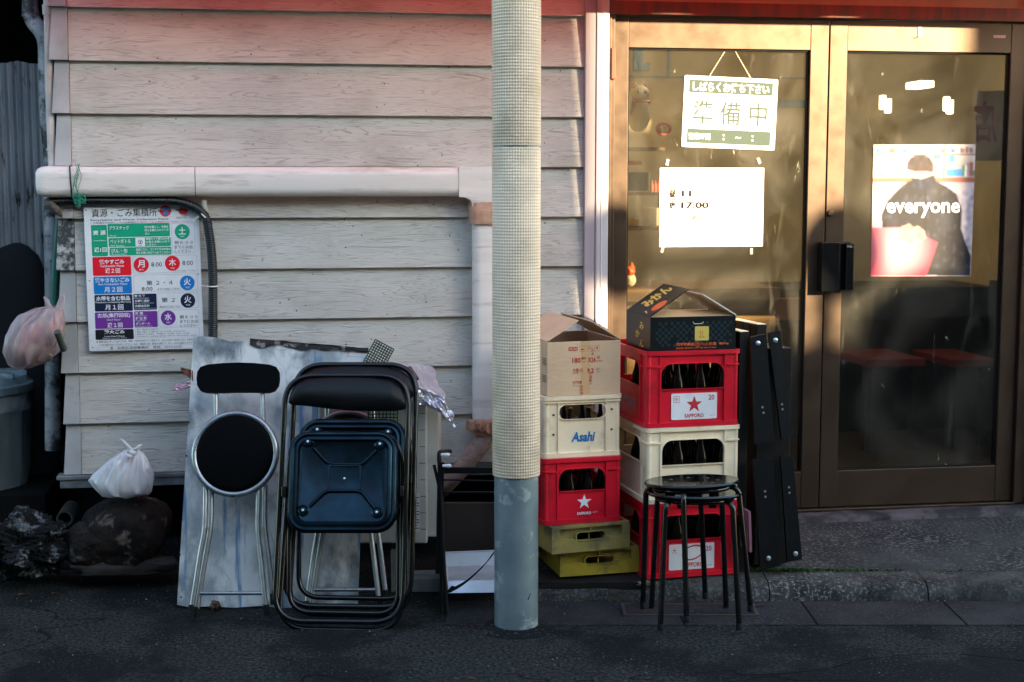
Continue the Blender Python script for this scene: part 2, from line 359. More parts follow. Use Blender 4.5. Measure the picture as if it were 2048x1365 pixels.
m_lava = mat('lava_rock', (.010, .012, .013), .9, spec=.2, col2=(.004, .005, .005), sc=7, bump=1, bsc=30, dirt=(.15, .17, .18), dsc=13, dlo=.53, dhi=.62)
m_stone = mat('flat_stone', (.035, .03, .03), .85, col2=(.018, .016, .015), sc=12, bump=1, bsc=20)
m_bag = mat('white_bag_film', (.80, .80, .80), .17, spec=.8, transl=.25, bump=1, bsc=13, bst=(3.5, 3.5, .6), alpha=.90, bdist=.012, crease=(13, (2.2, 2.2, .55), (.52, .53, .57)), col2=(.72, .72, .74), sc=7, st=(3, 3, 1))
m_bagp = mat('pinkish_bag_film', (.66, .56, .57), .15, spec=.9, transl=.25, bump=1, bsc=9, bst=(2.4, 2, 1), alpha=.50, bdist=.014, crease=(11, (1.6, 1.6, .8), (.30, .20, .23)), col2=(.50, .32, .34), sc=6, st=(1, 1, 1))
m_junk = mat('bag_contents', (.45, .20, .20), .7, col2=(.16, .22, .16), sc=9, dirt=(.6, .25, .2), dsc=7)
m_can = mat('galvanised_can', (.30, .38, .41), .38, metal=.35, col2=(.18, .24, .26), sc=4, st=(2, 2, .7))
m_film = mat('clear_film', (.5, .58, .62), .25, alpha=.45, bump=1, bsc=18, bst=(.5, .5, 4))
m_net = mat('dark_net', (.006, .008, .009), .9)
m_wood = mat('dark_timber', (.018, .015, .014), .8, spec=.2, col2=(.009, .008, .008), sc=4, st=(.5, 1, 8), bump=.6, bsc=20, bst=(.3, 1, 6))
m_woodedge = mat('split_timber', (.06, .036, .022), .8, col2=(.05, .03, .02), sc=14, bump=.6)
m_leafb = mat('dry_leaf', (.22, .10, .04), .8, col2=(.12, .06, .03), sc=20)
m_tray = mat('steel_tray', (.55, .56, .58), .38, metal=.55, col2=(.45, .46, .48), sc=8, dirt=(.3, .3, .31), dsc=20, dlo=.6, dhi=.75, rvar=.08)
m_whitetip = mat('white_cap', (.8, .8, .78), .4)

def sheet_metal():
    m = mat('stained_metal_sheet', (.60, .61, .58), .5, metal=.12, col2=(.27, .31, .32), sc=9, lo=.42, hi=.58, st=(1, 1, .6),
            dirt=(.08, .10, .11), dsc=3.4, dlo=.51, dhi=.62, bump=.15, bsc=30, rvar=.12,
            grain=((.30, .24, .21), 3, (1, 1, .7), .03, .5, 4), dots=((.03, .07, .22), 17, .13, .16))
    N = m.node_tree.nodes; L = m.node_tree.links; b = N['Principled BSDF']; src = b.inputs['Base Color'].links[0].from_socket
    tc = N.new('ShaderNodeTexCoord'); mp = N.new('ShaderNodeMapping'); mp.inputs['Scale'].default_value = (10, 1, .8); L.new(tc.outputs['Object'], mp.inputs[0])
    n = N.new('ShaderNodeTexNoise'); n.inputs['Scale'].default_value = 2.4; n.inputs['Detail'].default_value = 7; L.new(mp.outputs[0], n.inputs['Vector'])
    r = N.new('ShaderNodeMapRange'); r.inputs[1].default_value = .60; r.inputs[2].default_value = .66; r.inputs[4].default_value = .8; L.new(n.outputs['Fac'], r.inputs[0])
    x = N.new('ShaderNodeMix'); x.data_type = 'RGBA'; L.new(r.outputs[0], x.inputs['Factor']); L.new(src, x.inputs[6]); x.inputs[7].default_value = (.05, .17, .33, 1)
    L.new(x.outputs[2], b.inputs['Base Color']); return m
m_sheet = sheet_metal()
def knurl():                                       # embossed pole cover: a diamond relief round the cylinder
    m = bpy.data.materials.new('embossed_cover'); m.use_nodes = True; N = m.node_tree.nodes; L = m.node_tree.links; b = N['Principled BSDF']
    b.inputs['Roughness'].default_value = .5
    tc = N.new('ShaderNodeTexCoord'); sp = N.new('ShaderNodeSeparateXYZ'); L.new(tc.outputs['Object'], sp.inputs[0])
    def ma(op, a, c=None, d=None):
        n = N.new('ShaderNodeMath'); n.operation = op
        for i, s_ in enumerate((a, c, d)):
            if s_ is None: continue
            if isinstance(s_, (int, float)): n.inputs[i].default_value = s_
            else: L.new(s_, n.inputs[i])
        return n.outputs[0]
    ang = ma('ARCTAN2', sp.outputs[1], sp.outputs[0]); a = ma('MULTIPLY', ang, 28.0)
    zz = ma('MULTIPLY', sp.outputs[2], 2*pi/.0108)
    s1 = ma('SINE', ma('ADD', a, ma('MULTIPLY', zz, .5))); s2 = ma('SINE', ma('SUBTRACT', a, ma('MULTIPLY', zz, .5)))
    h = ma('MULTIPLY', s1, s2); hh = ma('MULTIPLY_ADD', h, .5, .5)
    no = N.new('ShaderNodeTexNoise'); no.inputs['Scale'].default_value = 9; no.inputs['Detail'].default_value = 8; L.new(tc.outputs['Object'], no.inputs['Vector'])
    c1 = N.new('ShaderNodeMix'); c1.data_type = 'RGBA'; c1.inputs[6].default_value = (.84, .66, .47, 1); c1.inputs[7].default_value = (.60, .47, .32, 1)
    r = N.new('ShaderNodeMapRange'); r.inputs[1].default_value = .45; r.inputs[2].default_value = .72; L.new(no.outputs['Fac'], r.inputs[0]); L.new(r.outputs[0], c1.inputs['Factor'])
    c2 = N.new('ShaderNodeMix'); c2.data_type = 'RGBA'; L.new(c1.outputs[2], c2.inputs[6]); c2.inputs[7].default_value = (.21, .18, .11, 1)
    r2 = N.new('ShaderNodeMapRange'); r2.inputs[1].default_value = .42; r2.inputs[2].default_value = .12; r2.inputs[4].default_value = .5; L.new(hh, r2.inputs[0]); L.new(r2.outputs[0], c2.inputs['Factor'])
    L.new(c2.outputs[2], b.inputs['Base Color'])
    bp = N.new('ShaderNodeBump'); bp.inputs['Distance'].default_value = .003; bp.inputs['Strength'].default_value = .8; L.new(hh, bp.inputs['Height']); L.new(bp.outputs[0], b.inputs['Normal'])
    return m
m_knurl = knurl()
def glass():                                       # dusty shop glass: clear pane, mirror sheen, smears of dust
    m = bpy.data.materials.new('dusty_glass'); m.use_nodes = True; N = m.node_tree.nodes; L = m.node_tree.links
    N.remove(N['Principled BSDF']); out = N['Material Output']
    tr = N.new('ShaderNodeBsdfTransparent'); tr.inputs[0].default_value = (.88, .88, .82, 1)
    gl = N.new('ShaderNodeBsdfGlossy'); gl.inputs['Roughness'].default_value = .02
    fr = N.new('ShaderNodeFresnel'); fr.inputs[0].default_value = 1.5
    a = N.new('ShaderNodeMixShader'); L.new(fr.outputs[0], a.inputs[0]); L.new(tr.outputs[0], a.inputs[1]); L.new(gl.outputs[0], a.inputs[2])
    df = N.new('ShaderNodeBsdfDiffuse'); df.inputs[0].default_value = (.66, .65, .58, 1)
    tl = N.new('ShaderNodeBsdfTranslucent'); tl.inputs[0].default_value = (.6, .58, .46, 1)
    d2 = N.new('ShaderNodeMixShader'); d2.inputs[0].default_value = .3; L.new(df.outputs[0], d2.inputs[1]); L.new(tl.outputs[0], d2.inputs[2])
    tc = N.new('ShaderNodeTexCoord')
    def nz(sc, st, dist=0, det=7):
        mp = N.new('ShaderNodeMapping'); mp.inputs['Scale'].default_value = st; mp.inputs['Rotation'].default_value = (0, .5, 0); L.new(tc.outputs['Object'], mp.inputs[0])
        n = N.new('ShaderNodeTexNoise'); n.inputs['Scale'].default_value = sc; n.inputs['Detail'].default_value = det; n.inputs['Distortion'].default_value = dist; L.new(mp.outputs[0], n.inputs['Vector']); return n.outputs['Fac']
    def ramp(s_, lo, hi, t0, t1):
        r = N.new('ShaderNodeMapRange'); r.inputs[1].default_value = lo; r.inputs[2].default_value = hi; r.inputs[3].default_value = t0; r.inputs[4].default_value = t1; L.new(s_, r.inputs[0]); return r.outputs[0]
    f1 = ramp(nz(2.2, (1, 1, 1), 1.2), .38, .75, .004, .075); f2 = ramp(nz(5, (2.2, 1, .5), 2), .60, .80, 0, .06)
    f3 = ramp(nz(42, (1, 1, .3), 1), .70, .75, 0, .45)
    ad = N.new('ShaderNodeMath'); L.new(f1, ad.inputs[0]); L.new(f2, ad.inputs[1])
    ad2 = N.new('ShaderNodeMath'); L.new(ad.outputs[0], ad2.inputs[0]); L.new(f3, ad2.inputs[1]); ad2.use_clamp = True
    x = N.new('ShaderNodeMixShader'); L.new(ad2.outputs[0], x.inputs[0]); L.new(a.outputs[0], x.inputs[1]); L.new(d2.outputs[0], x.inputs[2])
    L.new(x.outputs[0], out.inputs[0]); return m
m_glass = glass()
_pm = {}
def paint(c, rough=.5, **k):
    key = (c, rough)
    if key not in _pm: _pm[key] = mat('print_%d' % len(_pm), c, rough, col2=tuple(x*.93 for x in c), sc=9, **k)
    return _pm[key]

# ---------------------------------------------------------------- setting: road, gutter, kerb, forecourt
mb = MB()
mb.add([(-60, -60, 0), (60, -60, 0), (60, 60, 0), (-60, 60, 0)], [(0, 1, 2, 3)])
obj('road', mb, m_asphalt, kind='structure')
mb = MB(); s0 = .07
cuts = [-.245, s0, .62, 1.10, 1.64, 2.2, 2.8, 3.4, 4.0]
for a, b in zip(cuts, cuts[1:]):
    g = .003
    mb.hexa([gD(5.085, a+g, -.02), gD(5.085, b-g, -.02), gD(5.385, b-g, -.02), gD(5.385, a+g, -.02)],
            [gD(5.085, a+g, .006), gD(5.085, b-g, .006), gD(5.385, b-g, .005), gD(5.385, a+g, .005)])
obj('gutter_slab', mb, m_slab, kind='structure', bevel=.004)
mb = MB()
for a, b in ((s0, .98), (.985, 1.585), (1.59, 2.19), (2.195, 2.8), (2.805, 3.4), (3.405, 4.0)):
    n = 14
    prof = [(5.388, 0), (5.392, .030), (5.405, .052), (5.44, .068), (5.56, .073), (5.56, -.05)]
    vs = []; fs = []
    for i in range(n+1):
        s = a+(b-a)*i/n
        for k, (D, z) in enumerate(prof):
            q = noise.noise(Vector((s*9, k*2.0, 3)))*.004
            vs.append(gD(D+q, s, z+q*.7))
    K = len(prof)
    for i in range(n):
        for k in range(K-1): fs.append((i*K+k, (i+1)*K+k, (i+1)*K+k+1, i*K+k+1))
    fs += [tuple(range(K)), tuple(range(n*K, n*K+K))[::-1]]
    mb.add(vs, fs)
obj('kerb', mb, m_kerb, kind='structure', smooth=50)
def fz(D, s):                                      # height of the forecourt
    t = max(0, min(1, (D-5.56)/.62)); return .074+.030*t
mb = MB(); vs = []; fs = []; nx, ny = 60, 10
for i in range(nx+1):
    s = s0+(4.0-s0)*i/nx; Dw = 6.10/(cos(AZ))*1.0
    # distance at which this column of ground meets the wall's foot (y = .02)
    Dw = (0.10-CAM.y+s*sin(AZ))/cos(AZ)
    for j in range(ny+1):
        D = 5.562+(Dw-5.562)*j/ny; p = gD(D, s, fz(D, s)+.003*noise.noise(Vector((s*4, D*4, 0)))); vs.append(p)
for i in range(nx):
    for j in range(ny): k = i*(ny+1)+j; fs.append((k, k+ny+1, k+ny+2, k+1))
mb.add(vs, fs); obj('forecourt', mb, m_fore, kind='structure', smooth=60)
mb = MB()                                          # rough concrete step under the doors
n = 60; vs = []; fs = []
prof = [(-.075, .095), (-.07, .118), (-.05, .130), (.0, .136), (.12, .138)]
for i in range(n+1):
    x = .42+(3.4-.42)*i/n
    for k, (y, z) in enumerate(prof):
        q = noise.noise(Vector((x*7, k*3.1, 1)))
        vs.append((x, y+q*.014*(k < 3), z+q*.004))
K = len(prof)
for i in range(n):
    for k in range(K-1): fs.append((i*K+k, (i+1)*K+k, (i+1)*K+k+1, i*K+k+1))
mb.add(vs, fs); obj('step', mb, m_step, kind='structure', smooth=60)
mb = MB()                                          # moss and weeds along the back of the kerb
for i in range(900):
    px = 1505+abs(R.gauss(0, .36))*300 if i < 800 else R.uniform(1500, 1950)
    D = 5.565+R.gauss(0, .010); s = (px-1024)/FOC*5.62; p = gD(D, s, .074)
    a = R.uniform(0, 6.3); l = R.uniform(.002, .0055); h = R.uniform(.002, .009)
    u = Vector((cos(a)*l, sin(a)*l, 0)); v = Vector((-sin(a)*l, cos(a)*l, h))
    mb.add([p-u, p+u, p+v+u*.6, p+v-u*.6], [(0, 1, 2, 3)])
obj('moss', mb, m_moss, kind='stuff')
mb = MB()                                          # crumbs of stone and leaf in the gutter
for i in range(300):
    D = R.choice((R.uniform(4.5, 5.9), R.gauss(5.40, .03))); s = R.uniform(-1.9, 2.2)
    if s > s0 and D > 5.38: continue
    r = R.uniform(.001, .0028); p = gD(D, s, .004 if (s < s0 or D < 5.08) else .008)
    mb.rock(p, (r, r, r*.7), 1, .5, 2, i)
obj('grit', mb, mat('pale_grit', (.28, .28, .27), .8, col2=(.12, .10, .08), sc=3), kind='stuff')
# drain lid in the gutter slab
t = empty('manhole', gD(5.26, .66, .006), -math.degrees(AZ), 'square concrete drain lid set in the gutter beneath the black stools', 'drain lid')
mb = MB(); mb.slab([rrect(.50, .15, .004)], .006, T(0, 0, .003)); obj('lid_frame', mb, mat('rusty_frame', (.05, .035, .03), .8), t)
mb = MB(); mb.slab([rrect(.47, .125, .003)], .008, T(0, 0, .005)); obj('lid_plate', mb, m_slab, t)
mb = MB(); mb.box(-.13, .13, .035, .046, .009, .0125); obj('lift_slot', mb, mat('rust_slot', (.06, .03, .025), .9), t)

# ---------------------------------------------------------------- unseen street behind the camera, shaped and added to shade the shop front
t = empty('shade_building', (4, -10, 0), 0, 'unseen building across the road, its wings and low roof shaped to shade the shop front', 'building')
dy = 0.0; k = 1/cos(SUN_A)*tan(SUN_E)
LB = 10.0; sx = LB*tan(SUN_A); sz = LB*k
m_opp = mat('opposite_plaster', (.11, .10, .085), .8, col2=(.08, .075, .065), sc=1)
mb = MB(); mb.box(-16, sx+.30, -LB-6, -LB, 0, sz+2.36); obj('tall_wing', mb, m_opp, t, world=True)
mb = MB(); mb.box(sx+2.02+.8*.78, 20, -LB-.8, -LB, 0, sz+2.9); obj('tall_wing', mb, m_opp, t, world=True)
mb = MB(); mb.box(sx+.30, sx+2.17+.8*.78, -LB-.8, -LB-.01, 0, sz+.90); obj('low_wing', mb, m_opp, t, world=True)
mb = MB()
for (px, py, r) in ((1960, 600, .22), (1560, 640, .2)):
    c = onY(px, py, 0); mb.lathe([(r*cos(radians(a)), r*sin(radians(a))) for a in range(-60, 91, 10)], 24, T(c.x+sx, -LB-.3, c.z+sz))
    mb.box(c.x+sx-.1, c.x+sx+.1, -LB-.4, -LB-.2, sz+1.0, c.z+sz)
obj('shade_dome', mb, m_pvc, t, world=True, smooth=40)  # unseen domes added to give the shade on the doors round edges
mb = MB()
for i in range(9):
    for j in range(2): mb.box(-13+i*2.1, -11.9+i*2.1, -LB-.05, -LB+.03, 1+j*2.8, 2.2+j*2.8)
obj('window', mb, m_glassb, t, world=True)
# unseen double mirror, added so its discs cast round shade on the doors
mt_ = empty('shade_mirror', (0, 0, 0), 0, 'unseen double round mirror on an orange post, added to shade the doors', 'traffic mirror')
ym = -7.6; m_org = paint((.70, .20, .02)); post = []
tg_ = [onY(1238, 500, 0), onY(1698, 500, 0)]
mt_.location = (tg_[1].x-ym*tan(SUN_A), ym-.10, 0)
for c in tg_:
    m = Vector((c.x-ym*tan(SUN_A), ym, c.z-ym*k)); post.append(m); M_ = T(m) @ RX(90)
    b = MB(); b.lathe([(0, .045), (.10, .040), (.17, .025), (.195, 0), (.195, -.03), (0, -.03)], 40, M_); mi_ = obj('mirror', b, m_chrome, mt_, world=True, smooth=50)
    b = MB(); b.tube([M_ @ Vector((.198*cos(a), .198*sin(a), -.005)) for a in [2*pi*i/40 for i in range(40)]], .014, 8, True); obj('rim', b, m_org, mi_, world=True, smooth=50)
b = MB(); xm = post[1].x; zm = post[1].z; b.tube([(xm, ym-.10, 0), (xm, ym-.10, zm)], .038, 16); b.tube([(xm, ym-.10, zm), (post[0].x, ym-.10, post[0].z)], .03, 12); obj('post', b, m_org, mt_, world=True, smooth=50)
# unseen van, added left of the view to darken the lower siding
van = empty('shade_van', (-3.75, -2.25, 0), 0, 'unseen boxy van added left of the view to shade the lower siding', 'van')
m_van = mat('van_paint', (.10, .11, .12), .3, coat=.4)
b = MB(); b.slab([[(-1.65, .30), (1.65, .30), (1.65, 2.05), (-1.05, 2.08), (-1.40, 1.15), (-1.64, 1.0)]], 1.42, Matrix(((1, 0, 0, -3.75), (0, 0, -1, -2.25), (0, 1, 0, 0), (0, 0, 0, 1)))); obj('body', b, m_van, van, world=True, bevel=.06, seg=4)
b = MB()
for s_ in (-1, 1): b.box(-4.75, -2.35, -2.25+s_*.712, -2.25+s_*.718, 1.22, 1.75)
obj('window', b, m_glassb, van, world=True)
for x in (-4.80, -2.70):
    for y in (-2.93, -1.57):
        b = MB(); b.lathe([(0, -.08), (.20, -.08), (.27, -.07), (.27, .07), (.20, .08), (0, .08)], 32, T(x, y, .27) @ RX(90)); wh = obj('wheel', b, m_rubber, van, world=True, smooth=40)
        b = MB(); b.lathe([(0, -.09), (.15, -.085), (.15, .085), (0, .09)], 24, T(x, y, .27) @ RX(90)); obj('rim', b, m_chrome, wh, world=True, smooth=40)
# red awning above the frame
t = empty('awning', (.3, 0, 2.75), 0, 'red fabric awning sloping out above the siding wall and shop doors', 'awning')
m_awn = mat('red_fabric', (.52, .016, .022), .8, transl=.42)
def aw(u, v): return (-1.95+4.7*u, -.03-.62*v, 2.80-.275*v+.006*sin(u*40))
mb = MB(); mb.sheet(aw, 60, 4); obj('canopy', mb, m_awn, t, world=True)
mb = MB(); mb.tube([(-1.95, -.66, 2.52), (2.75, -.66, 2.52)], .012)
for x in (-1.9, .35, 2.7): mb.tube([(x, 0, 2.60), (x, -.66, 2.52)], .010)
obj('frame', mb, m_chrome, t, world=True, smooth=40)

# ---------------------------------------------------------------- the siding wall
EXP = .2068; Z0 = .413; XL = -1.772; XR = .300
house = empty('siding_house', (-.7, 0, 0), 0, 'house wall of weathered grey embossed clapboard siding left of the shop doors', 'house')
for i in range(12):
    z = Z0+EXP*i; mb = MB()
    yb, yt = -.034, -.010                          # lower edge stands proud of the board beneath
    mb.hexa([(XL, yb, z), (XR, yb, z), (XR, 0, z), (XL, 0, z)], [(XL, yt, z+EXP+.004), (XR, yt, z+EXP+.004), (XR, .0, z+EXP+.004), (XL, .0, z+EXP+.004)])
    obj('siding_board', mb, m_siding, house, world=True, bevel=.0015, seg=1)
    cb = MB(); w0 = .070+.004*sin(i*5)
    cb.hexa([(XL-w0, yb-.006, z+.001), (XL-.001, yb-.006, z+.001), (XL-.001, .03, z+.001), (XL-w0, .03, z+.001)],
            [(XL-w0+.013, yt-.006, z+EXP), (XL-.001, yt-.006, z+EXP), (XL-.001, .03, z+EXP), (XL-w0+.013, .03, z+EXP)])
    obj('corner_cover', cb, m_corner_mould if i == 4 else m_corner, house, world=True, bevel=.002, label='mould-speckled corner cover' if i == 4 else None)
mb = MB(); mb.box(XL-.06, 3.6, .02, 2.0, .42, 5.2); obj('wall_core', mb, m_dark, house, world=True) if False else None
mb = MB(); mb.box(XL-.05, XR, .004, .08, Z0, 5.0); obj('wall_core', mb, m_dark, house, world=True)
mb = MB(); mb.box(XL-.085, .28, -.050, .03, .360, .4105); mb.box(XL-.097, .28, -.058, .02, .395, .4115); obj('sill_flashing', mb, m_sill, house, world=True, bevel=.003)
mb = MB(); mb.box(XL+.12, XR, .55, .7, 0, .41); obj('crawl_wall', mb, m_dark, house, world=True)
mb = MB(); mb.box(XL+.10, XL+.20, .12, .22, 0, .41); mb.box(-.6, -.5, .15, .25, 0, .41); obj('timber_post', mb, m_wood, house, world=True)
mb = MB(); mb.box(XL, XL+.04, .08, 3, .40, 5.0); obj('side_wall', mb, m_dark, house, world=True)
mb = MB(); mb.box(.2995, .345, -.052, .10, .14, 2.9); mb.box(.3455, .352, -.058, .10, .14, 2.9); obj('lilac_trim', mb, m_trim, house, world=True, bevel=.003)
mb = MB(); mb.box(.353, .401, -.050, .10, .14, 2.9); mb.box(.368, .374, -.053, .0, .14, 2.9); obj('white_trim', mb, m_white_trim, house, world=True, bevel=.004)

# alley at the far left: near-black walls paint its shade, the roof is added
mb = MB(); mb.box(-6, 1, 3.0, 3.2, 0, 6); obj('back_wall', mb, m_dark, label='wall closing the narrow alley left of the house, coloured near-black for its shade', cat='wall')
mb = MB(); mb.box(-5, XL, .5, 3.0, 3.6, 3.7); obj('shade_roof', mb, m_dark, label='unseen roof added over the alley to keep it dark', cat='roof')  # added out of view to keep sky light off the alley
mb = MB(); mb.box(-2.75, -2.7, .2, 3.0, 0, 3.6); obj('alley_wall', mb, m_dark, label='side wall of the neighbouring house in the alley, coloured near-black for its shade', cat='wall')
def corr(u, v):
    x = -2.69+.98*u; z = .98+1.15*v
    return (x, .92+.009*sin(x*2*pi/.033)+.004*noise.noise(Vector((x*3, z*2, 0))), z+(.012*noise.noise(Vector((x*12, 0, 5))) if v > .99 else 0))
mb = MB(); mb.sheet(corr, 260, 12, .002); obj('corrugated_fence', mb, m_corr, label='grey corrugated iron fence panel with rust spots behind the drainpipes', cat='fence', smooth=80)
# pipes at the corner
mb = MB()
pts = fillet([onY(62, -60, .30), onY(60, 38, .30), onY(92, 72, .26), onY(94, 200, .24), onY(104, 330, .24), onY(106, 620, .24), onY(106, 900, .24)], .05)
mb.tube(pts, .033, 18); o = obj('drain_pipe', mb, m_pvc, smooth=50, label='mould-stained grey drainpipe with an elbow in front of the corrugated fence', cat='drainpipe')
jb = MB(); a, b = onY(96, 242, .24), onY(97, 256, .24); jb.tube([a, b], .036, 18); a, b = onY(63, 24, .30), onY(62, 36, .30); jb.tube([a, b], .037, 18)
obj('pipe_collar', jb, m_pvc, o, smooth=50, world=True)
mb = MB(); pts = [onY(93, -80, .0), onY(96, 30, .0), onY(98, 170, .0), onY(103, 300, .0), onY(104, 318, -.01), onY(104, 345, -.02)]
mb.tube(pts, .0165, 14); o = obj('beige_pipe', mb, m_beigepipe, smooth=50, label='thin beige waste pipe running down the left corner of the siding', cat='pipe')
jb = MB(); jb.tube([onY(95, 10, .0), onY(96, 30, .0)], .021, 14); jb.tube([onY(103, 297, .0), onY(103, 302, .0)], .021, 14); obj('pipe_socket', jb, m_beigepipe, o, smooth=50, world=True)
mb = MB(); mb.tube([onY(122, 400, .05), onY(112, 520, .06), onY(106, 640, .06), onY(105, 700, .06)], .016, 14); obj('green_pole', mb, m_green, smooth=50, label='green plastic-coated pole standing at the house corner behind the hung bag', cat='pole')

# ---------------------------------------------------------------- duct, conduit, low pipe
duct = empty('duct_cover', (-.9, -.09, 1.5), 0, 'beige plastic pipe duct running along the siding and turning down behind the pole', 'duct')
yd = -.085
def drect(xa, xb, za, zb, d0, d1): pass
def hseg(x0, x1, grow=0.0, m=m_duct, name='duct_section', cap=False):
    za, zb = 1.534-grow, 1.652+grow; b = MB(); prof = rrect(.075+2*grow, zb-za, .035, 8)
    n = 8 if cap else 1; P = []
    b.M = Matrix(((0, 0, 1, x0), (1, 0, 0, yd), (0, 1, 0, (za+zb)/2), (0, 0, 0, 1)))
    steps = [(0, 1), (x1-x0, 1)]
    if cap: steps = [(0, .70), (.006, .83), (.016, .93), (.03, .985), (.045, 1), (x1-x0, 1)]
    vs = [(x*k, y*k, d) for d, k in steps for x, y in prof]; K = len(prof)
    fs = [(i*K+j, i*K+(j+1) % K, (i+1)*K+(j+1) % K, (i+1)*K+j) for i in range(len(steps)-1) for j in range(K)]
    fs += [tuple(range(K))[::-1], tuple(range((len(steps)-1)*K, len(steps)*K))]
    b.add(vs, fs); return obj(name, b, m, duct, world=True, smooth=35)
xa = onY(70, 360, yd-.04).x; xj = onY(390, 360, yd-.04).x; xe = onY(918, 360, yd-.04).x
m_gap = paint((.03, .025, .022), .8)
for xg in (xj, xe, xa+.1555): hseg(xg-.003, xg+.003, -.0006, m_gap, 'joint_gap')
hseg(xa, xa+.155, .0015, name='end_cap', cap=True); hseg(xa+.156, xj-.0015); hseg(xj+.0015, xe-.001)
sb = MB(); xs = onY(140, 360, yd-.04).x; sb.tube([(xs-.004+.009*t, yd+(.0415*c), 1.593+s_*.0635) for t, (c, s_) in zip([0, .3, .5, .7, 1, .8, .4, 0], [(1, 1), (.2, 1.0), (-1, .93), (-1, 0), (-1, -.93), (.2, -1.0), (1, -1), (1, -.3)])], .003, 8, True)
obj('strap', sb, m_conduit, duct, world=True, smooth=50)
# elbow: an L-shaped moulded piece
xo0 = onY(938+8, 430, yd-.04).x; xo1 = xo0+.118
eb = MB(); L_ = [(xe, 1.656), (xe, 1.530), (xo0-.035, 1.530), (xo0-.010, 1.520), (xo0-.002, 1.495), (xo0-.002, 1.45), (xo1+.002, 1.45), (xo1+.002, 1.62), (xo1-.01, 1.645), (xo1-.035, 1.656)]
eb.slab([[(x, z) for x, z in L_]], .080, Matrix(((1, 0, 0, 0), (0, 0, -1, yd), (0, 1, 0, 0), (0, 0, 0, 1)))); obj('elbow', eb, m_duct, duct, world=True, bevel=.014, seg=4)
vb = MB(); vb.M = Matrix(((1, 0, 0, (xo0+xo1)/2), (0, 1, 0, yd), (0, 0, 1, 0), (0, 0, 0, 1))); zb_ = onY(965, 852, yd-.04).z
K = rrect(.116, .072, .034, 8); vb.add([(x, y, z) for z in (zb_, 1.46) for x, y in K], [(j, (j+1) % len(K), len(K)+(j+1) % len(K), len(K)+j) for j in range(len(K))]+[tuple(range(len(K)))[::-1], tuple(range(len(K), 2*len(K)))])
obj('duct_section', vb, m_duct, duct, world=True, smooth=35)
def tapeband(z0, z1, seed, bulge=.010):
    b = MB(); n = 60; rows = 9; vs = []; P = rrect(.136, .094, .030, 14); K_ = len(P)
    for j in range(rows+1):
        z = z0+(z1-z0)*j/rows
        for i, (x, y) in enumerate(P):
            q = 1+bulge*9*noise.noise(Vector((x*30, y*30+seed, z*40)))+.06*sin(pi*j/rows)
            vs.append(((xo0+xo1)/2+x*q, yd+y*q, z+.008*noise.noise(Vector((x*20, seed, j*.3)))))
    fs = [(j*K_+i, j*K_+(i+1) % K_, (j+1)*K_+(i+1) % K_, (j+1)*K_+i) for j in range(rows) for i in range(K_)]
    b.add(vs, fs); return b
z1, z0 = onY(960, 405, yd-.04).z, onY(960, 449, yd-.04).z
obj('tape_wrap', tapeband(z0, z1, 2), m_tape, duct, world=True, smooth=30)
tb = tapeband(zb_-.035, zb_+.03, 9, .02)
for i in range(3):
    p = onY(945+i*16, 850+i*3, yd-.05); tb.sheet(lambda u, v, p=p, i=i: p+Vector((-.03+.045*u, -.01+.012*sin(u*7+i), .014-.03*v+.008*sin(u*9+i+v*3))), 8, 4, .001)
obj('tape_wrap', tb, m_tape, duct, world=True, smooth=30)
lp = MB(); pts = fillet([onY(978, 850, -.08), onY(968, 880, -.08), onY(935, 925, -.075), onY(893, 968, -.05), onY(850, 1005, .1), onY(820, 1040, .3)], .08)
lp.tube(pts, .038, 18); obj('wrapped_pipe', lp, m_lowpipe, duct, world=True, smooth=50)
# corrugated conduit
cond = empty('cable_conduit', (-1.6, -.06, 1.4), 0, 'black corrugated conduit looping under the duct and down the right side of the notice', 'conduit')
P = fillet([onY(98, 404, -.055), onY(150, 402, -.065), onY(360, 402, -.075), onY(412, 425, -.08), onY(426, 520, -.075), onY(426, 680, -.06), onY(424, 800, -.05)], .16, 14)
# resample with ribs
dd = [0]
for a, b in zip(P, P[1:]): dd.append(dd[-1]+(b-a).length)
def at_len(s):
    for i in range(len(P)-1):
        if dd[i+1] >= s: t_ = (s-dd[i])/max(1e-9, dd[i+1]-dd[i]); return P[i].lerp(P[i+1], t_)
    return P[-1]
n = int(dd[-1]/.0022); pts = [at_len(i*.0022) for i in range(n)]
cb = MB(); cb.tube(pts, [.0185+(.0012 if (i//2) % 2 else -.0012) for i in range(n)], 12); obj('hose', cb, m_conduit, cond, world=True, smooth=80)
for (x, y, a) in ((408, 432, 1), (425, 573, 0)):
    tb = MB(); c = onY(x, y, -.078); ax = (Vector((.7, 0, .7)) if a else Vector((0, 0, 1))); tb.tube([c+(ax.orthogonal().normalized()*cos(q)+ax.cross(ax.orthogonal()).normalized()*sin(q))*.0205 for q in [2*pi*k_/16 for k_ in range(16)]], .0028, 6, True)
    tb.tube([c+Vector((-.018, -.018, .0)), c+Vector((-.045, -.01, .004 if not a else -.02))], .002, 6)
    obj('cable_tie', tb, m_tie, cond, world=True, smooth=50)
tb = MB(); c = onY(408, 400, -.06); tb.tube([c, c+Vector((0, .0, -.07))], .012, 12); tb.tube([c+Vector((0, 0, -.03)), c+Vector((0, 0, -.05))], .016, 12); obj('pipe_clip', tb, m_beigepipe, cond, world=True, smooth=50)
fb = MB(); c = onY(112, 412, -.07)                # gaping torn end of the conduit
fb.tube([onY(92, 402, -.05), onY(104, 408, -.06), onY(116, 424, -.06), onY(124, 434, -.05)], [.012, .022, .016, .004], 10); obj('torn_end', fb, mat('torn_sleeve', (.06, .05, .045), .8, col2=(.16, .12, .09), sc=30), cond, world=True, smooth=60)
gs = MB()
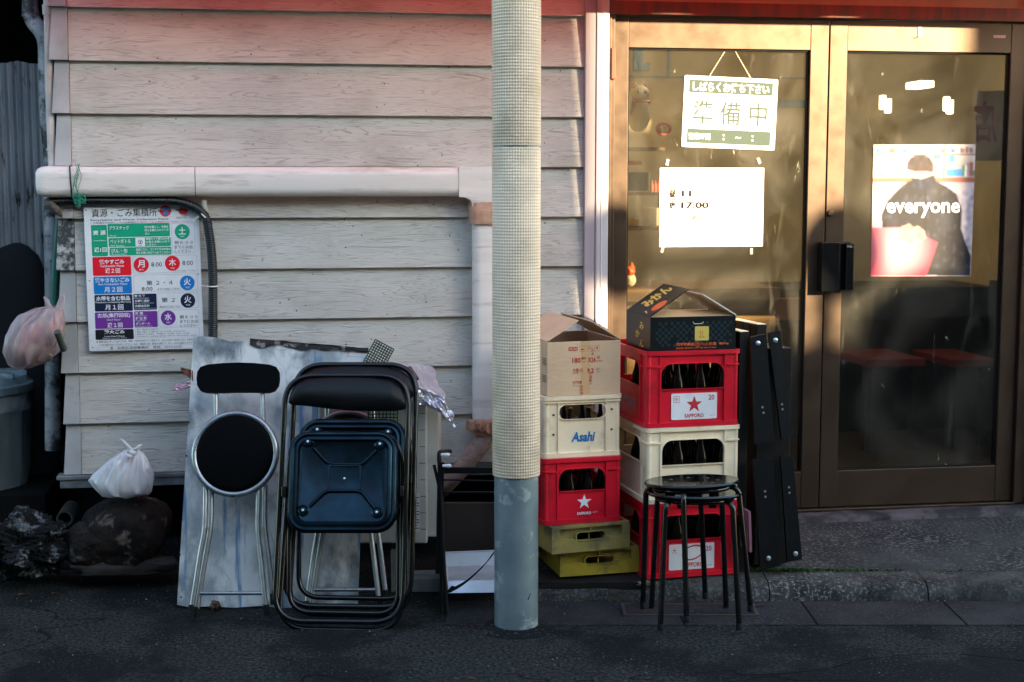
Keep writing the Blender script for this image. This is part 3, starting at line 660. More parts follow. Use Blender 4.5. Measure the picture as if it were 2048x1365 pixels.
for k_ in range(5):
    pts = [onY(150+6*sin(k_+i*.9)+k_*2+(8*sin(i) if k_ > 2 else 0), 328+i*11, -.132-(.0 if i < 6 else 0)) for i in range(9)]; gs.tube(pts, .0011, 5)
for k_ in range(5):
    c = onY(160, 398, -.12); pts = [c+Vector((.022*sin(q*2+k_), -.006, .018*cos(q*1.7+k_*2)))*1.1 for q in [i*.6 for i in range(9)]]; gs.tube(pts, .0012, 5)
obj('green_string', gs, m_string, label='tangled green string tied round the left end of the duct', cat='string', smooth=60)

# ---------------------------------------------------------------- shop front
YD = .05
shop = empty('shop_front', (1.37, YD, .14), 0, 'bronze aluminium double glass shop doors with a yellow transom and dark threshold', 'shop front')
mb = MB(); mb.box(.404, .437, .0, .14, .14, 2.40); mb.box(.402, .420, -.012, .12, .14, 2.9); obj('door_jamb', mb, m_bronze, shop, world=True, bevel=.002)
mb = MB(); mb.box(2.304, 2.36, .0, .14, .14, 2.9); mb.box(2.36, 3.0, -.02, .14, .14, 2.9); obj('door_jamb', mb, m_bronze, shop, world=True, bevel=.002)
mb = MB(); mb.box(.42, 2.6, -.004, .12, 2.288, 2.345); obj('header', mb, m_bronze2, shop, world=True, bevel=.002)
mb = MB(); mb.box(.42, 2.3, .03, .06, 2.345, 2.75); obj('transom_panel', mb, m_transom, shop, world=True)
mb = MB(); mb.box(.42, 2.36, .0, .14, .1385, .1475); obj('threshold', mb, m_bronze, shop, world=True, bevel=.002)
hb = MB(); c = onY(1217, 122, 0)
for z in (2.085,): hb.box(.418, .436, -.020, .0, z-.065, z+.065)
obj('hinge', hb, m_bronze2, shop, world=True, bevel=.003)
def leaf(x0, x1, sl_, sr_, label):
    t = empty('door', ((x0+x1)/2, YD, .15)); t.parent = shop; t.location = Vector((((x0+x1)/2)-1.37, 0, .01)); t['label'] = label
    za, zb = .152, 2.284; g0, g1 = x0+sl_, x1-sr_; z0, z1 = .314, 2.155
    f = MB(); f.box(x0, g0, YD-.028, YD+.02, za, zb); obj('stile', f, m_bronze, t, world=True, bevel=.003)
    f = MB(); f.box(g1, x1, YD-.028, YD+.02, za, zb); obj('stile', f, m_bronze, t, world=True, bevel=.003)
    f = MB(); f.box(g0, g1, YD-.026, YD+.018, z1, zb); obj('top_rail', f, m_bronze, t, world=True, bevel=.002)
    f = MB(); f.box(g0, g1, YD-.026, YD+.018, za, z0); obj('bottom_rail', f, m_bronze, t, world=True, bevel=.002)
    f = MB(); b_ = .006
    for q in ((g0, g0+b_, z0, z1), (g1-b_, g1, z0, z1), (g0, g1, z0, z0+b_), (g0, g1, z1-b_, z1)): f.box(q[0], q[1], YD-.016, YD+.01, q[2], q[3])
    obj('glazing_bead', f, m_rubber, t, world=True)
    f = MB(); f.box(g0+.002, g1-.002, YD-.003, YD+.002, z0+.002, z1-.002); obj('glass_pane', f, m_glass, t, world=True)
    return t
dl = leaf(.439, 1.384, .062, .082, 'left glass door, half hidden by the crate stacks')
dr = leaf(1.389, 2.302, .080, .078, 'right glass door with the pull handle and poster')
hb = MB(); c = onY(1660, 427, YD-.03); hb.lathe([(.0, 0), (.013, 0), (.014, .006), (.011, .012), (.004, .0125), (0, .012)], 20, T(c) @ RX(90)); obj('lock_cylinder', hb, mat('dark_brass', (.09, .065, .045), .35, metal=.7), dr, world=True, smooth=40)
a, b = onY(1640, 487, YD-.06), onY(1703, 580, YD-.06)
hb = MB(); hb.box(a.x+.002, b.x-.066, YD-.085, YD-.027, b.z-.005, a.z+.005); hb.box(b.x-.060, b.x-.030, YD-.045, YD-.027, b.z, a.z); hb.box(b.x-.034, b.x+.002, YD-.075, YD-.027, b.z, a.z-.002)
hb.box(a.x+.002, b.x+.002, YD-.036, YD-.026, b.z-.004, a.z+.004)
h = obj('pull_handle', hb, m_black_gloss, dr, world=True, bevel=.003)
hb = MB(); hb.text('PULL', b.x-.030, b.x-.006, a.z-.018, a.z-.010, 0, Matrix(((1, 0, 0, 0), (0, 0, -1, YD-.0762), (0, 1, 0, 0), (0, 0, 0, 1)))); obj('lettering', hb, m_tie, h, world=True)
hb = MB(); c = onY(1840, 62, YD-.03); hb.box(c.x-.008, c.x+.008, YD-.030, YD-.026, c.z-.022, c.z+.016); hb.tube([c+Vector((.004, 0, -.012)), c+Vector((.004, -.014, -.022)), c+Vector((-.012, -.018, -.024))], .002, 6); obj('hook', hb, m_white, dr, world=True)
hb = MB(); c = onY(2003, 74, YD-.03); hb.box(c.x-.037, c.x+.02, YD-.029, YD-.026, c.z-.005, c.z+.007); obj('door_tag', hb, mat('tag_silver', (.5, .35, .3), .4), dr, world=True)

WM = lambda X, Z, y: Matrix(((1, 0, 0, X), (0, 0, -1, y), (0, 1, 0, Z), (0, 0, 0, 1)))     # XY drawing upright on the wall, facing out
# --- hanging sign behind the glass of the left door (reads "preparing")
yb = YD-.006
tl, br = onY(1367, 154, yb), onY(1551, 298, yb); W_ = br.x-tl.x; Hh = tl.z-br.z
hs = empty('hanging_sign', ((tl.x+br.x)/2, yb, br.z), 0, 'white and grey-green plastic sign hanging from a cord on the left shop door', 'sign')
Mx = WM((tl.x+br.x)/2, (tl.z+br.z)/2, yb) @ RZ(-2.0)
g_ = mat('sign_grey_green', (.045, .070, .058), .6, spec=.2)
mb = MB(); mb.slab([rrect(W_, Hh, .006)], .003, Mx); obj('board', mb, m_white, hs, world=True)
mb = MB(); z = .0017
mb.poly(rrect(W_*.90, Hh*.18, .003, 3, 0, Hh*.355), z, Mx); mb.poly(rrect(W_*.90, Hh*.20, .003, 3, 0, -Hh*.34), z, Mx); obj('colour_band', mb, g_, hs, world=True)
mb = MB(); mb.text('準 備 中', -W_*.40, W_*.40, -Hh*.17, Hh*.16, z, Mx, .012); obj('lettering', mb, g_, hs, world=True)
mb = MB(); mb.text('しばらくお待ち下さい', -W_*.41, W_*.41, Hh*.285, Hh*.42, .0024, Mx, .03); mb.text('営業時間', -W_*.43, -W_*.20, -Hh*.39, -Hh*.30, .0024, Mx, .02)
mb.text(':', -W_*.065, -W_*.045, -Hh*.385, -Hh*.30, .0024, Mx, .02); mb.text('~', W_*.07, W_*.13, -Hh*.355, -Hh*.33, .0024, Mx, .02); mb.text(':', W_*.245, W_*.265, -Hh*.385, -Hh*.30, .0024, Mx, .02)
obj('white_lettering', mb, m_white, hs, world=True)
mb = MB()
for (x0, y0, x1, y1) in ((1416, 157, 1449, 104), (1503, 160, 1471, 104)):
    a, b = onY(x0, y0, yb-.002), onY(x1, y1, yb-.002)
    mb.tube([a.lerp(b, i/30)+Vector((.0012*sin(i*2.2), 0, .0)) for i in range(31)], .0018, 6)
obj('cord', mb, mat('twisted_cord', (.62, .50, .36), .8), hs, world=True)
# --- paper notice
tl, br = onY(1320, 336, yb), onY(1525, 493, yb); W_ = br.x-tl.x; Hh = tl.z-br.z
pn = empty('paper_notice', ((tl.x+br.x)/2, yb, br.z), 0, 'plain white paper with opening hours taped below the hanging sign', 'notice')
cx, cz = (tl.x+br.x)/2, (tl.z+br.z)/2; Mx = WM(cx, cz, yb)
mb = MB(); mb.sheet(lambda u, v: Mx @ Vector((-W_/2+W_*u, -Hh/2+Hh*v, .0015)), 12, 8, .0004); obj('sheet', mb, m_paper, pn, world=True, smooth=60)
mb = MB(); f = lambda X: -W_/2+W_*X; gg = lambda Y: Hh/2-Hh*Y; z = .0030
mb.text('昼', f(.09), f(.155), gg(.37), gg(.275), z, Mx, .03); mb.text('11', f(.21), f(.30), gg(.36), gg(.285), z, Mx, .03); 
mb.text('夜', f(.09), f(.155), gg(.52), gg(.425), z, Mx, .03); mb.text('17:00', f(.205), f(.47), gg(.515), gg(.43), z, Mx, .035)
mb.text('定休', f(.30), f(.43), gg(.655), gg(.58), z, Mx, .02)
obj('lettering', mb, mat('faded_ink', (.010, .008, .006), .8, spec=.05), pn, world=True)
mb = MB()
for (x, y, a_) in ((1335, 325, 10), (1518, 322, -25), (1503, 503, 0), (1325, 500, 15)):
    c = onY(x, y, yb-.004); mb.box(-.006, .006, -.0004, .0004, -.013, .013, T(c) @ RY(a_))
obj('tape', mb, mat('clear_tape', (.75, .70, .55), .3, alpha=.55), pn, world=True)
# --- portrait poster on the right door
A, B, Cc, Dd = onY(1747, 290, yb), onY(1951, 289, yb), onY(1941, 553, yb), onY(1741, 553, yb)
po = empty('poster', ((A.x+B.x)/2, yb, Cc.z), 0, 'photo poster of a seated person in a dark jacket lettered everyone', 'poster')
def pm(x, y, z=0.0):                               # poster drawing: x 0..204, y 0..264 from the top left
    u, v = x/204, y/264; p = A.lerp(B, u).lerp(Dd.lerp(Cc, u), v); return Vector((p.x, p.y-.002-z*1.4, p.z))
def patch(name, L, col, z, parent=po, rough=.35):
    # subdivided so it follows the sheet
    b = MB(); b.add([pm(x, y, z) for x, y in L], [tuple(range(len(L)))]); return obj(name, b, paint(col, rough), parent, world=True)
def inside(L, x, y):
    r = False; n = len(L); j = n-1
    for i in range(n):
        (xi, yi), (xj, yj) = L[i], L[j]
        if (yi > y) != (yj > y) and x < (xj-xi)*(y-yi)/(yj-yi)+xi: r = not r
        j = i
    return r
_rs = random.Random(5); items = []
for sh_y, x0_, x1_ in ((18, 0, 84), (64, 0, 70), (18, 122, 204), (64, 122, 204)):
    x_ = x0_
    while x_ < x1_: w_ = _rs.uniform(2.5, 8); items.append((x_, sh_y-_rs.uniform(8, 30 if sh_y > 20 else 15), x_+w_-1, sh_y, _rs.choice([(.10, .10, .14), (.55, .50, .52), (.30, .10, .08), (.04, .16, .35), (.45, .42, .36), (.06, .22, .14), (.62, .60, .66), (.20, .18, .2)]))); x_ += w_
items += [(146, 48, 178, 64, (.04, .22, .55)), (150, 22, 163, 36, (.05, .25, .50)), (118, 20, 136, 30, (.03, .28, .18))]
jacket = [(78, 70), (60, 80), (46, 94), (30, 112), (19, 138), (20, 165), (38, 182), (58, 188), (110, 200), (124, 214), (112, 262), (204, 264), (204, 225), (188, 190), (180, 165), (181, 130), (168, 98), (146, 82), (120, 70)]
cap_ = [(67, 50), (67, 36), (73, 26), (85, 20), (101, 20), (113, 26), (120, 38), (121, 55), (100, 53), (80, 53)]
face_ = [(80, 50), (79, 60), (86, 72), (98, 78), (112, 74), (120, 62), (119, 50)]
scarf_ = [(78, 66), (98, 68), (122, 60), (128, 76), (112, 90), (92, 90), (78, 80)]
table_ = [(0, 165), (70, 166), (134, 196), (112, 264), (0, 264)]
hands_ = [(50, 174), (60, 164), (76, 158), (84, 166), (92, 162), (106, 172), (110, 186), (98, 196), (74, 196), (56, 190)]
def pcol(x, y):
    n1 = noise.noise(Vector((x*.03, y*.03, 2))); n2 = noise.noise(Vector((x*.11, y*.08, 5))); n3 = noise.noise(Vector((x*.35, y*.35, 9)))
    c = (.42+.12*n1, .38+.12*n1, .42+.13*n1)
    if y < 66:
        c = (.50+.2*n1, .46+.2*n1, .44+.2*n1)
        for (a_, b_, c_, d_, k_) in items:
            if a_ < x < c_ and b_ < y < d_: c = tuple(q*(1+.5*n3) for q in k_)
        if abs(y-20) < 1.6 or abs(x-142) < 2: c = (.22, .10, .06)
    if 66 <= y < 76: c = (.28+.1*n2, .10, .07)
    if x > 150 and 90 < y < 215: c = (.36+.25*n2, .34+.25*n2, .40+.25*n2)
    if inside(jacket, x, y):
        s_ = .010+.05*max(0, n2)**1.5+.03*max(0, n1)+.006*n3; c = (s_*.75, s_*.82, s_*1.3)
        if abs(x-(104+.02*y)) < 1.2 and y < 170: c = (.002, .002, .004)
    if inside(table_, x, y): k_ = max(0, 1-math.hypot(x-50, y-205)/75); c = (.42+.25*k_+.05*n2, .03+.30*k_, .06+.30*k_)
    if inside(face_, x, y): k_ = .35+.5*min(1, max(0, (y-52)/12))*(1-.3*abs(x-98)/20); c = (.75*k_, .48*k_, .36*k_)
    if inside(scarf_, x, y): s_ = .012+.05*max(0, n2); c = (s_*.5, s_*.7, s_*1.6)
    if inside(cap_, x, y): s_ = .020+.03*max(0, n2+.3); c = (s_*1.1, s_*.75, s_*.85)
    if inside(hands_, x, y): k_ = .75+.35*n2-.25*(abs((x*.9+y*.3) % 9-4.5) < .8); c = (.58*k_, .34*k_, .24*k_)
    return tuple(max(0, min(1, q)) for q in c)
NX, NY = 136, 176
mb = MB(); mb.sheet(lambda u, v: pm(204*u, 264*v), NX, NY)
m_po = bpy.data.materials.new('poster_print'); m_po.use_nodes = True; nt_ = m_po.node_tree; bs_ = nt_.nodes['Principled BSDF']; bs_.inputs['Roughness'].default_value = .45; bs_.inputs['Specular IOR Level'].default_value = .25
at_ = nt_.nodes.new('ShaderNodeVertexColor'); at_.layer_name = 'print'; nt_.links.new(at_.outputs[0], bs_.inputs['Base Color'])
sh_ = obj('sheet', mb, m_po, po, world=True)
grid = [[pcol(204*i/NX, 264*j/NY) for i in range(NX+1)] for j in range(NY+1)]
ca_ = sh_.data.color_attributes.new('print', 'FLOAT_COLOR', 'POINT')
for j in range(NY+1):
    for i in range(NX+1):
        acc = [0, 0, 0]; wt = 0
        for dj in (-1, 0, 1):
            for di in (-1, 0, 1):
                jj, ii = min(NY, max(0, j+dj)), min(NX, max(0, i+di)); w_ = 2 if (di or dj) == 0 else 1
                for q in range(3): acc[q] += grid[jj][ii][q]*w_
                wt += w_
        ca_.data[j*(NX+1)+i].color = (acc[0]/wt, acc[1]/wt, acc[2]/wt, 1)
b = MB(); v_, f_, a0, b0, c0, d0 = glyphs('everyone', .02, .0)
b.add([pm(28+(p-a0)/(b0-a0)*148, 146-(q-c0)/(d0-c0)*31, .0024) for p, q in v_], f_); obj('lettering', b, m_white, po, world=True)

# ---------------------------------------------------------------- inside the shop
room = empty('shop_room', (1.4, 1.6, .14), 0, 'dim tan shop interior seen through the glass doors', 'room')
m_iw = mat('tan_interior_wall', (.58, .46, .26), .8, col2=(.42, .36, .24), sc=2)
mb = MB(); mb.box(-.2, 3.3, 2.6, 2.65, .14, 2.9); obj('back_wall', mb, m_iw, room, world=True)
mb = MB(); mb.box(.30, .34, .12, 2.6, .14, 2.9); mb.box(3.2, 3.25, .12, 2.6, .14, 2.9); obj('side_wall', mb, m_iw, room, world=True)
mb = MB(); mb.box(.3, 3.25, .12, 2.6, .10, .137); obj('room_floor', mb, mat('brown_lino', (.03, .022, .015), .5), room, world=True)
mb = MB(); mb.box(.3, 3.25, .0, 2.65, 2.9, 2.95); obj('room_ceiling', mb, m_iw, room, world=True)
mb = MB(); mb.box(1.0, 3.19, 1.95, 2.55, .14, .98); obj('darkening_panel', mb, mat('near_black_fill', (.010, .008, .008), .5), room, world=True); mb = MB(); mb.box(3.15, 3.19, .12, 1.94, .14, 1.02); obj('darkening_panel', mb, mat('near_black_fill', (.010, .008, .008), .5), room, world=True); mb = MB(); mb.box(.35, 1.0, 1.3, 1.35, .14, .95); obj('darkening_panel', mb, mat('near_black_fill', (.02, .014, .01), .5), room, world=True)  # near-black panels added so the lower interior reads dark
m_shelf = mat('shelf_wood', (.30, .17, .07), .6, col2=(.22, .12, .05), sc=4, st=(.5, 1, 6))
def inY(px, py, y): return onY(px, py, y)
y1 = .85
for (x0, x1, y_, dep) in ((1240, 1330, 295, .25), (1240, 1330, 385, .25), (1240, 1340, 455, .25), ):
    a, b = inY(x0, y_, y1), inY(x1, y_+6, y1); b1 = MB(); b1.box(a.x, b.x, y1, y1+dep, b.z, a.z)
    obj('shelf', b1, m_shelf, label={295: 'topmost of three short wooden shelves behind the left door, under the cat figurine', 385: 'middle one of three short wooden shelves behind the left door', 455: 'lowest of three short wooden shelves behind the left door'}[y_], cat='shelf', group='shelves behind the left door')
a, b = inY(1240, 580, .6), inY(1560, 600, .6); b1 = MB(); b1.box(a.x, b.x, .6, 1.2, b.z, a.z); b1.box(a.x, b.x, .66, .70, .14, b.z); obj('counter', b1, m_shelf, label='wooden counter top inside the left door behind the black box', cat='counter')
b1 = MB(); a, b = inY(1400, 600, .75), inY(1612, 640, .75); b1.box(a.x, b.x, .75, .80, b.z, a.z); obj('red_bench', b1, mat('dull_red', (.30, .07, .04), .6), label='dull red bench back inside the left door right of the black box', cat='bench')
def pbox(name, x0, y0, x1, y1_, y, d, m, label, cat, bv=.004, group=None):
    a, b = inY(x0, y0, y), inY(x1, y1_, y); q = MB(); q.box(a.x, b.x, y, y+d, b.z, a.z); return obj(name, q, m, label=label, cat=cat, bevel=bv, group=group)
pbox('yellow_box', 1250, 438, 1278, 452, .86, .1, paint((.55, .36, .03)), 'flat yellow box on the lowest shelf behind the left door', 'box')
pbox('paper_box', 1296, 416, 1318, 452, .86, .1, paint((.55, .50, .36)), 'cream carton standing on the lowest shelf beside the notice', 'box')
pbox('dark_crate', 1252, 345, 1300, 382, .90, .1, paint((.04, .06, .035)), 'dark green tin on the middle shelf behind the left door', 'tin')
pbox('red_booklet', 1252, 322, 1285, 330, .88, .1, paint((.45, .08, .05)), 'red booklet lying below the topmost shelf behind the left door', 'booklet')
for i_ in range(5):
    c = inY(1304+i_*6.5, 384, .90); b1 = MB(); b1.lathe([(.008, 0), (.009, .03), (.004, .042), (.004, .055), (0, .056)], 12, T(c)); obj('sauce_bottle', b1, paint((.50, .10, .05)), label='small red sauce bottle on the middle shelf behind the left door', cat='bottle', group='sauce bottles on the middle shelf', smooth=40)
# blue masking tape shapes on the back wall
b1 = MB()
for (x0, y0, x1, y1_) in ((1268, 98, 1286, 142), (1286, 126, 1300, 142), (1240, 152, 1620, 158), (1560, 200, 1612, 215), (1336, 98, 1340, 152)):
    a, b = inY(x0, y0, 2.58), inY(x1, y1_, 2.58); b1.box(a.x, b.x, 2.585, 2.599, b.z, a.z)
obj('blue_tape', b1, paint((.08, .22, .36)), label='strips of blue tape stuck on the tan back wall inside', cat='tape')
# lucky cat figure
cat_ = empty('cat_figurine', inY(1276, 295, .95), 0, 'pale cat figurine with red ears on the topmost shelf inside', 'figurine')
cw = paint((.58, .50, .34)); c0 = inY(1278, 222, .95); s_ = .0022
q = MB(); q.rock(c0+Vector((0, 0, -.02)), (.055, .045, .085), 3, .1, 1.5, 3, .0); q.rock(c0+Vector((0, -.01, .08)), (.048, .045, .042), 3, .05, 1.5, 3, 0); q.rock(c0+Vector((-.05, -.02, .03)), (.018, .018, .05), 2, 0, 1, 1, 0)
obj('body', q, cw, cat_, world=True, smooth=80)
q = MB(); [q.lathe([(.016, 0), (.010, .018), (.001, .032)], 10, T(c0+Vector((sx_, -.01, .108)))) for sx_ in (-.026, .026)]; obj('ear', q, paint((.55, .10, .07)), cat_, world=True)
q = MB(); [q.rock(c0+Vector((sx_, -.052, .088)), (.006, .004, .008), 1, 0, 1, 1, 0) for sx_ in (-.018, .018)]; obj('eye', q, paint((.02, .02, .02)), cat_, world=True)
q = MB(); q.tube([c0+Vector((.05*cos(i*.4), -.01+.046*sin(i*.4), .042)) for i in range(16)], .006, 6, True); obj('collar', q, paint((.50, .07, .06)), cat_, world=True)
q = MB(); c = inY(1327, 258, .93); q.tube([c+Vector((.032*cos(i*pi/12), .0, .026*sin(i*pi/12))) for i in range(24)], [.009+.002*sin(i*3) for i in range(24)], 8, True)
fl = obj('paper_flower', q, paint((.60, .14, .16)), label='round pink paper flower hanging beside the cat figurine', cat='decoration', smooth=60)
q = MB(); q.rock(c, (.018, .008, .014), 2, .2); obj('flower_centre', q, paint((.35, .40, .10)), fl, world=True)
toy = empty('toy_figure', inY(1262, 580, .62), 0, 'small orange toy figure on the counter behind the black box', 'toy')
c = inY(1262, 548, .64)
q = MB(); q.rock(c+Vector((0, 0, -.03)), (.026, .02, .03), 3, .1); obj('body', q, paint((.55, .50, .38)), toy, world=True, smooth=80)
q = MB(); q.rock(c+Vector((-.006, 0, .012)), (.028, .022, .022), 3, .15); q.lathe([(.018, 0), (.006, .02), (.001, .03)], 10, T(c+Vector((.004, 0, .026)))); obj('hood', q, paint((.75, .13, .03)), toy, world=True, smooth=80)
# rear room of the right door: stools, red table edges, banner, wall clock-like vent, lamps
for (x0, x1, g_l) in ((1735, 1850, 'left'), (1905, 1990, 'right')):
    tt = empty('red_table', inY((x0+x1)/2, 990, 1.4), 0, 'dark red table low behind the right door, the %s of two' % g_l, 'table', 'red tables inside')
    a, b = inY(x0, 720, 1.3), inY(x1, 733, 1.3); q = MB(); q.box(a.x, b.x, 1.3, 1.8, b.z, a.z); obj('table_top', q, paint((.12, .006, .006)), tt, world=True, bevel=.004)
    for xx in (a.x+.03, b.x-.03):
        q = MB(); q.box(xx-.018, xx+.018, 1.35, 1.39, .137, b.z); obj('leg', q, m_wood, tt, world=True)
bn = empty('banner', inY(1985, 320, .5), 0, 'white cloth banner with a dark red character hanging inside the right door', 'banner')
q = MB()
def bf(u, v):
    p = inY(1955+70*u, 182+140*v, .45); return p+Vector((0, .02*sin(u*6+v*2), 0))
q.sheet(bf, 14, 14, .001); obj('cloth', q, mat('cloth_grey_white', (.50, .50, .52), .8, transl=.3), bn, world=True, smooth=80)
q = MB(); v_, f_, a0, b0, c0_, d0 = glyphs('店', .02)
q.add([inY(1993-(p-a0)/(b0-a0)*44, 286-(r_-c0_)/(d0-c0_)*84, .425)+Vector((0, 0, .0)) for p, r_ in v_], f_); obj('lettering', q, paint((.28, .03, .03)), bn, world=True)
for i, (px, py, l) in enumerate(((1768, 205, 'left'), (1779, 212, 'second'), (1896, 208, 'third'), (1903, 214, 'right'))):
    a, b = inY(px-4, py-14, 2.0), inY(px+4, py+14, 2.0); q = MB(); q.box(a.x, b.x, 2.0, 2.04, b.z, a.z)
    m_l = mat('lamp_glow', (.9, .85, .6)) if i == 0 else m_l
    bs = m_l.node_tree.nodes['Principled BSDF']; bs.inputs['Emission Color'].default_value = (1, .88, .62, 1); bs.inputs['Emission Strength'].default_value = 1.3
    obj('wall_lamp', q, m_l, label={'left': 'narrow lit lamp inside, leftmost of the four above the poster', 'second': 'narrow lit lamp inside, second from the left above the poster', 'third': 'narrow lit lamp inside, third from the left above the poster', 'right': 'narrow lit lamp inside, rightmost of the four above the poster'}[l], cat='lamp', group='lamps inside the shop', bevel=.004)
a, b = inY(1826, 164, 2.0), inY(1853, 177, 2.0); q = MB(); q.box(a.x, b.x, 1.9, 2.1, b.z, a.z); cl_ = obj('ceiling_lamp', q, m_l, label='small lit rectangular lamp high inside above the poster', cat='lamp', bevel=.004)
ll = bpy.data.lights.new('lamp_light', 'POINT'); ll.energy = 4; ll.color = (1, .85, .65); ll.shadow_soft_size = .12; lo_ = bpy.data.objects.new('lamp_light', ll); COL.objects.link(lo_); lo_.location = (1.3, 1.2, 2.55)

# ---------------------------------------------------------------- waste collection notice
ys = -.052
TL, TR, BR_, BL_ = onY(167, 414, ys), onY(397, 410, ys), onY(408, 697, ys), onY(179, 703, ys)
sign = empty('collection_notice', ((BL_.x+BR_.x)/2, ys, BL_.z), 0, 'white waste collection notice with green, red, blue, navy and purple rows', 'notice')
def sp(x, y, z=0.0):                               # notice drawing: x 0..865, y 0..1090 from its top left corner
    u, v = x/865, y/1090; p = TL.lerp(TR, u).lerp(BL_.lerp(BR_, u), v); return Vector((p.x, ys-.0012-z, p.z))
def srr(x0, y0, x1, y1, r=9, n=4): return [(x, y) for x, y in rrect(x1-x0, y1-y0, r, n, (x0+x1)/2, (y0+y1)/2)]
class SB(MB):
    def pl(s, L, z): return s.add([sp(x, y, z) for x, y in L], [tuple(range(len(L)))])
    def rg(s, L, k, z):
        cx = sum(p[0] for p in L)/len(L); A = L; xs = [p[0] for p in L]; ys_ = [p[1] for p in L]; w_ = max(xs)-min(xs); h_ = max(ys_)-min(ys_)
        cx, cy = (max(xs)+min(xs))/2, (max(ys_)+min(ys_))/2
        B = [(cx+(x-cx)*(1-2*k/w_), cy+(y-cy)*(1-2*k/h_)) for x, y in L]; n = len(L)
        return s.add([sp(x, y, z) for x, y in A+B], [(i, (i+1) % n, n+(i+1) % n, n+i) for i in range(n)])
    def tx(s, t_, x0, x1, y0, y1, z=.0016, bold=0.0, shear=0.0):
        v, f, a, b, c, d = glyphs(t_, bold, shear); kx = (x1-x0)/((b-a) or 1); ky = (y1-y0)/((d-c) or 1)
        return s.add([sp(x0+(p-a)*kx, y1-(q-c)*ky, z) for p, q in v], f)
q = SB()
pl = [(x, y) for x, y in rrect(865, 1090, 14, 5, 432.5, 545)]
v_, f_ = filled([pl], .0); v_ = [(p.x, p.y) for p in v_]; n0 = len(v_)
from itertools import chain
q.add([sp(x, y, 0) for x, y in pl]+[sp(x, y, -.003) for x, y in pl], [tuple(range(len(pl))), tuple(range(len(pl), 2*len(pl)))[::-1]]+[(i, (i+1) % len(pl), len(pl)+(i+1) % len(pl), len(pl)+i) for i in range(len(pl))])
obj('board', q, mat('notice_board', (.74, .76, .78), .35, col2=(.68, .70, .73), sc=6, dirt=(.40, .38, .36), dsc=12, dlo=.66, dhi=.8), sign, world=True)
KG, KR, KB, KN, KP, KK = (.0, .36, .19), (.78, .005, .02), (.0, .19, .56), (.004, .012, .045), (.17, .03, .30), (.006, .010, .012)
def blk(name, col, items, circles=()):
    for it in items: b = SB(); b.pl(srr(*it), .0008); obj(name, b, paint(col, .4), sign, world=True)
    for cx, cy, r in circles: b = SB(); b.pl([(x, y) for x, y in circ(r, 32, cx, cy)], .0008); obj(name.replace('panel', 'disc'), b, paint(col, .4), sign, world=True)
blk('green_panel', KG, [(50, 138, 168, 372), (173, 132, 640, 232), (177, 238, 644, 306), (181, 311, 646, 370)], [(734, 200, 57)])
blk('red_panel', KR, [(51, 378, 338, 520)], [(414, 444, 57), (650, 437, 57)])
blk('blue_panel', KB, [(52, 528, 337, 658)], [(757, 588, 56)])
blk('navy_panel', KN, [(54, 664, 338, 790), (346, 663, 520, 785)], [(756, 722, 56)])
blk('purple_panel', KP, [(52, 796, 337, 922), (347, 795, 521, 918)], [(602, 850, 56)])
blk('black_panel', KK, [(50, 928, 337, 1005)])
b = SB()
for L in ((652, 134, 828, 362), (352, 376, 838, 508), (352, 520, 836, 648), (528, 660, 836, 778), (528, 790, 834, 915), (350, 925, 838, 1000)):
    b.rg(srr(*L, 16), 1.6, .0008)
b.rg(srr(60, 1058, 800, 1084, 6), 1.2, .0008)
obj('outline', b, paint((.30, .38, .42)), sign, world=True)
b = SB(); w_ = b.tx; bb = .022
w_('資 源', 62, 158, 178, 214, bold=bb); w_('Recyclables', 66, 156, 250, 262); w_('週1回', 66, 162, 306, 342, bold=bb)
w_('プラスチック', 184, 332, 148, 178, bold=.01); w_('Plastic', 186, 238, 214, 226); w_('汚れを落とし、中身の', 448, 630, 150, 170, bold=bb); w_('見える袋に入れてくだ', 450, 632, 174, 194, bold=bb); w_('さい', 452, 488, 200, 218, bold=bb)
w_('ペットボトル', 188, 344, 246, 280, bold=.01); w_('PET Bottles', 192, 294, 290, 304); w_('専用ネット袋又は中身', 458, 636, 240, 258, bold=bb); w_('の見える袋に入れて', 458, 636, 262, 280, bold=bb); w_('ください', 460, 534, 284, 302, bold=bb)
w_('びん・缶', 194, 316, 318, 350, bold=bb); w_('Bottles,Cans', 196, 308, 354, 367); w_('品目ごとに、コンテナ又は中身の', 380, 640, 318, 338, bold=bb); w_('見える袋に分けて入れてください', 380, 640, 343, 363, bold=bb)
w_('燃やすごみ', 100, 288, 398, 434, bold=.03); w_('Combustible Waste', 108, 284, 438, 456, bold=.01); w_('週２回', 142, 254, 466, 502, bold=.02)
w_('燃やさないごみ', 62, 322, 536, 572, bold=.03); w_('Non-Combustible Waste', 86, 304, 576, 592, bold=.01); w_('月２回', 130, 266, 606, 646, bold=.02)
w_('水銀を含む製品', 66, 320, 674, 710, bold=.03); w_('Products-containing Mercury', 62, 326, 714, 730, bold=.01); w_('月１回', 130, 268, 740, 780, bold=.02)
w_('古紙(集団回収)', 70, 316, 804, 842, bold=.02); w_('Used Paper', 140, 244, 848, 864, bold=.01); w_('週１回', 142, 256, 878, 914, bold=.02)
w_('粗大ごみ', 116, 270, 932, 962, bold=.03); w_('Large-Sized Waste', 116, 268, 974, 988, bold=.01); w_('(Require more than 30cm)', 100, 284, 990, 1000)
for t_, y in (('蛍 光 管', 668), ('水銀体温計', 706), ('水銀血圧計', 744)): w_(t_, 354, 354+(80 if y == 668 else 112), y, y+20, bold=.02)
for t_, y, x in (('Fluorescent lights', 692, 465), ('Mercury thermometers', 730, 500), ('Mercury sphygmomanometers', 770, 515)): w_(t_, 354, x, y, y+9)
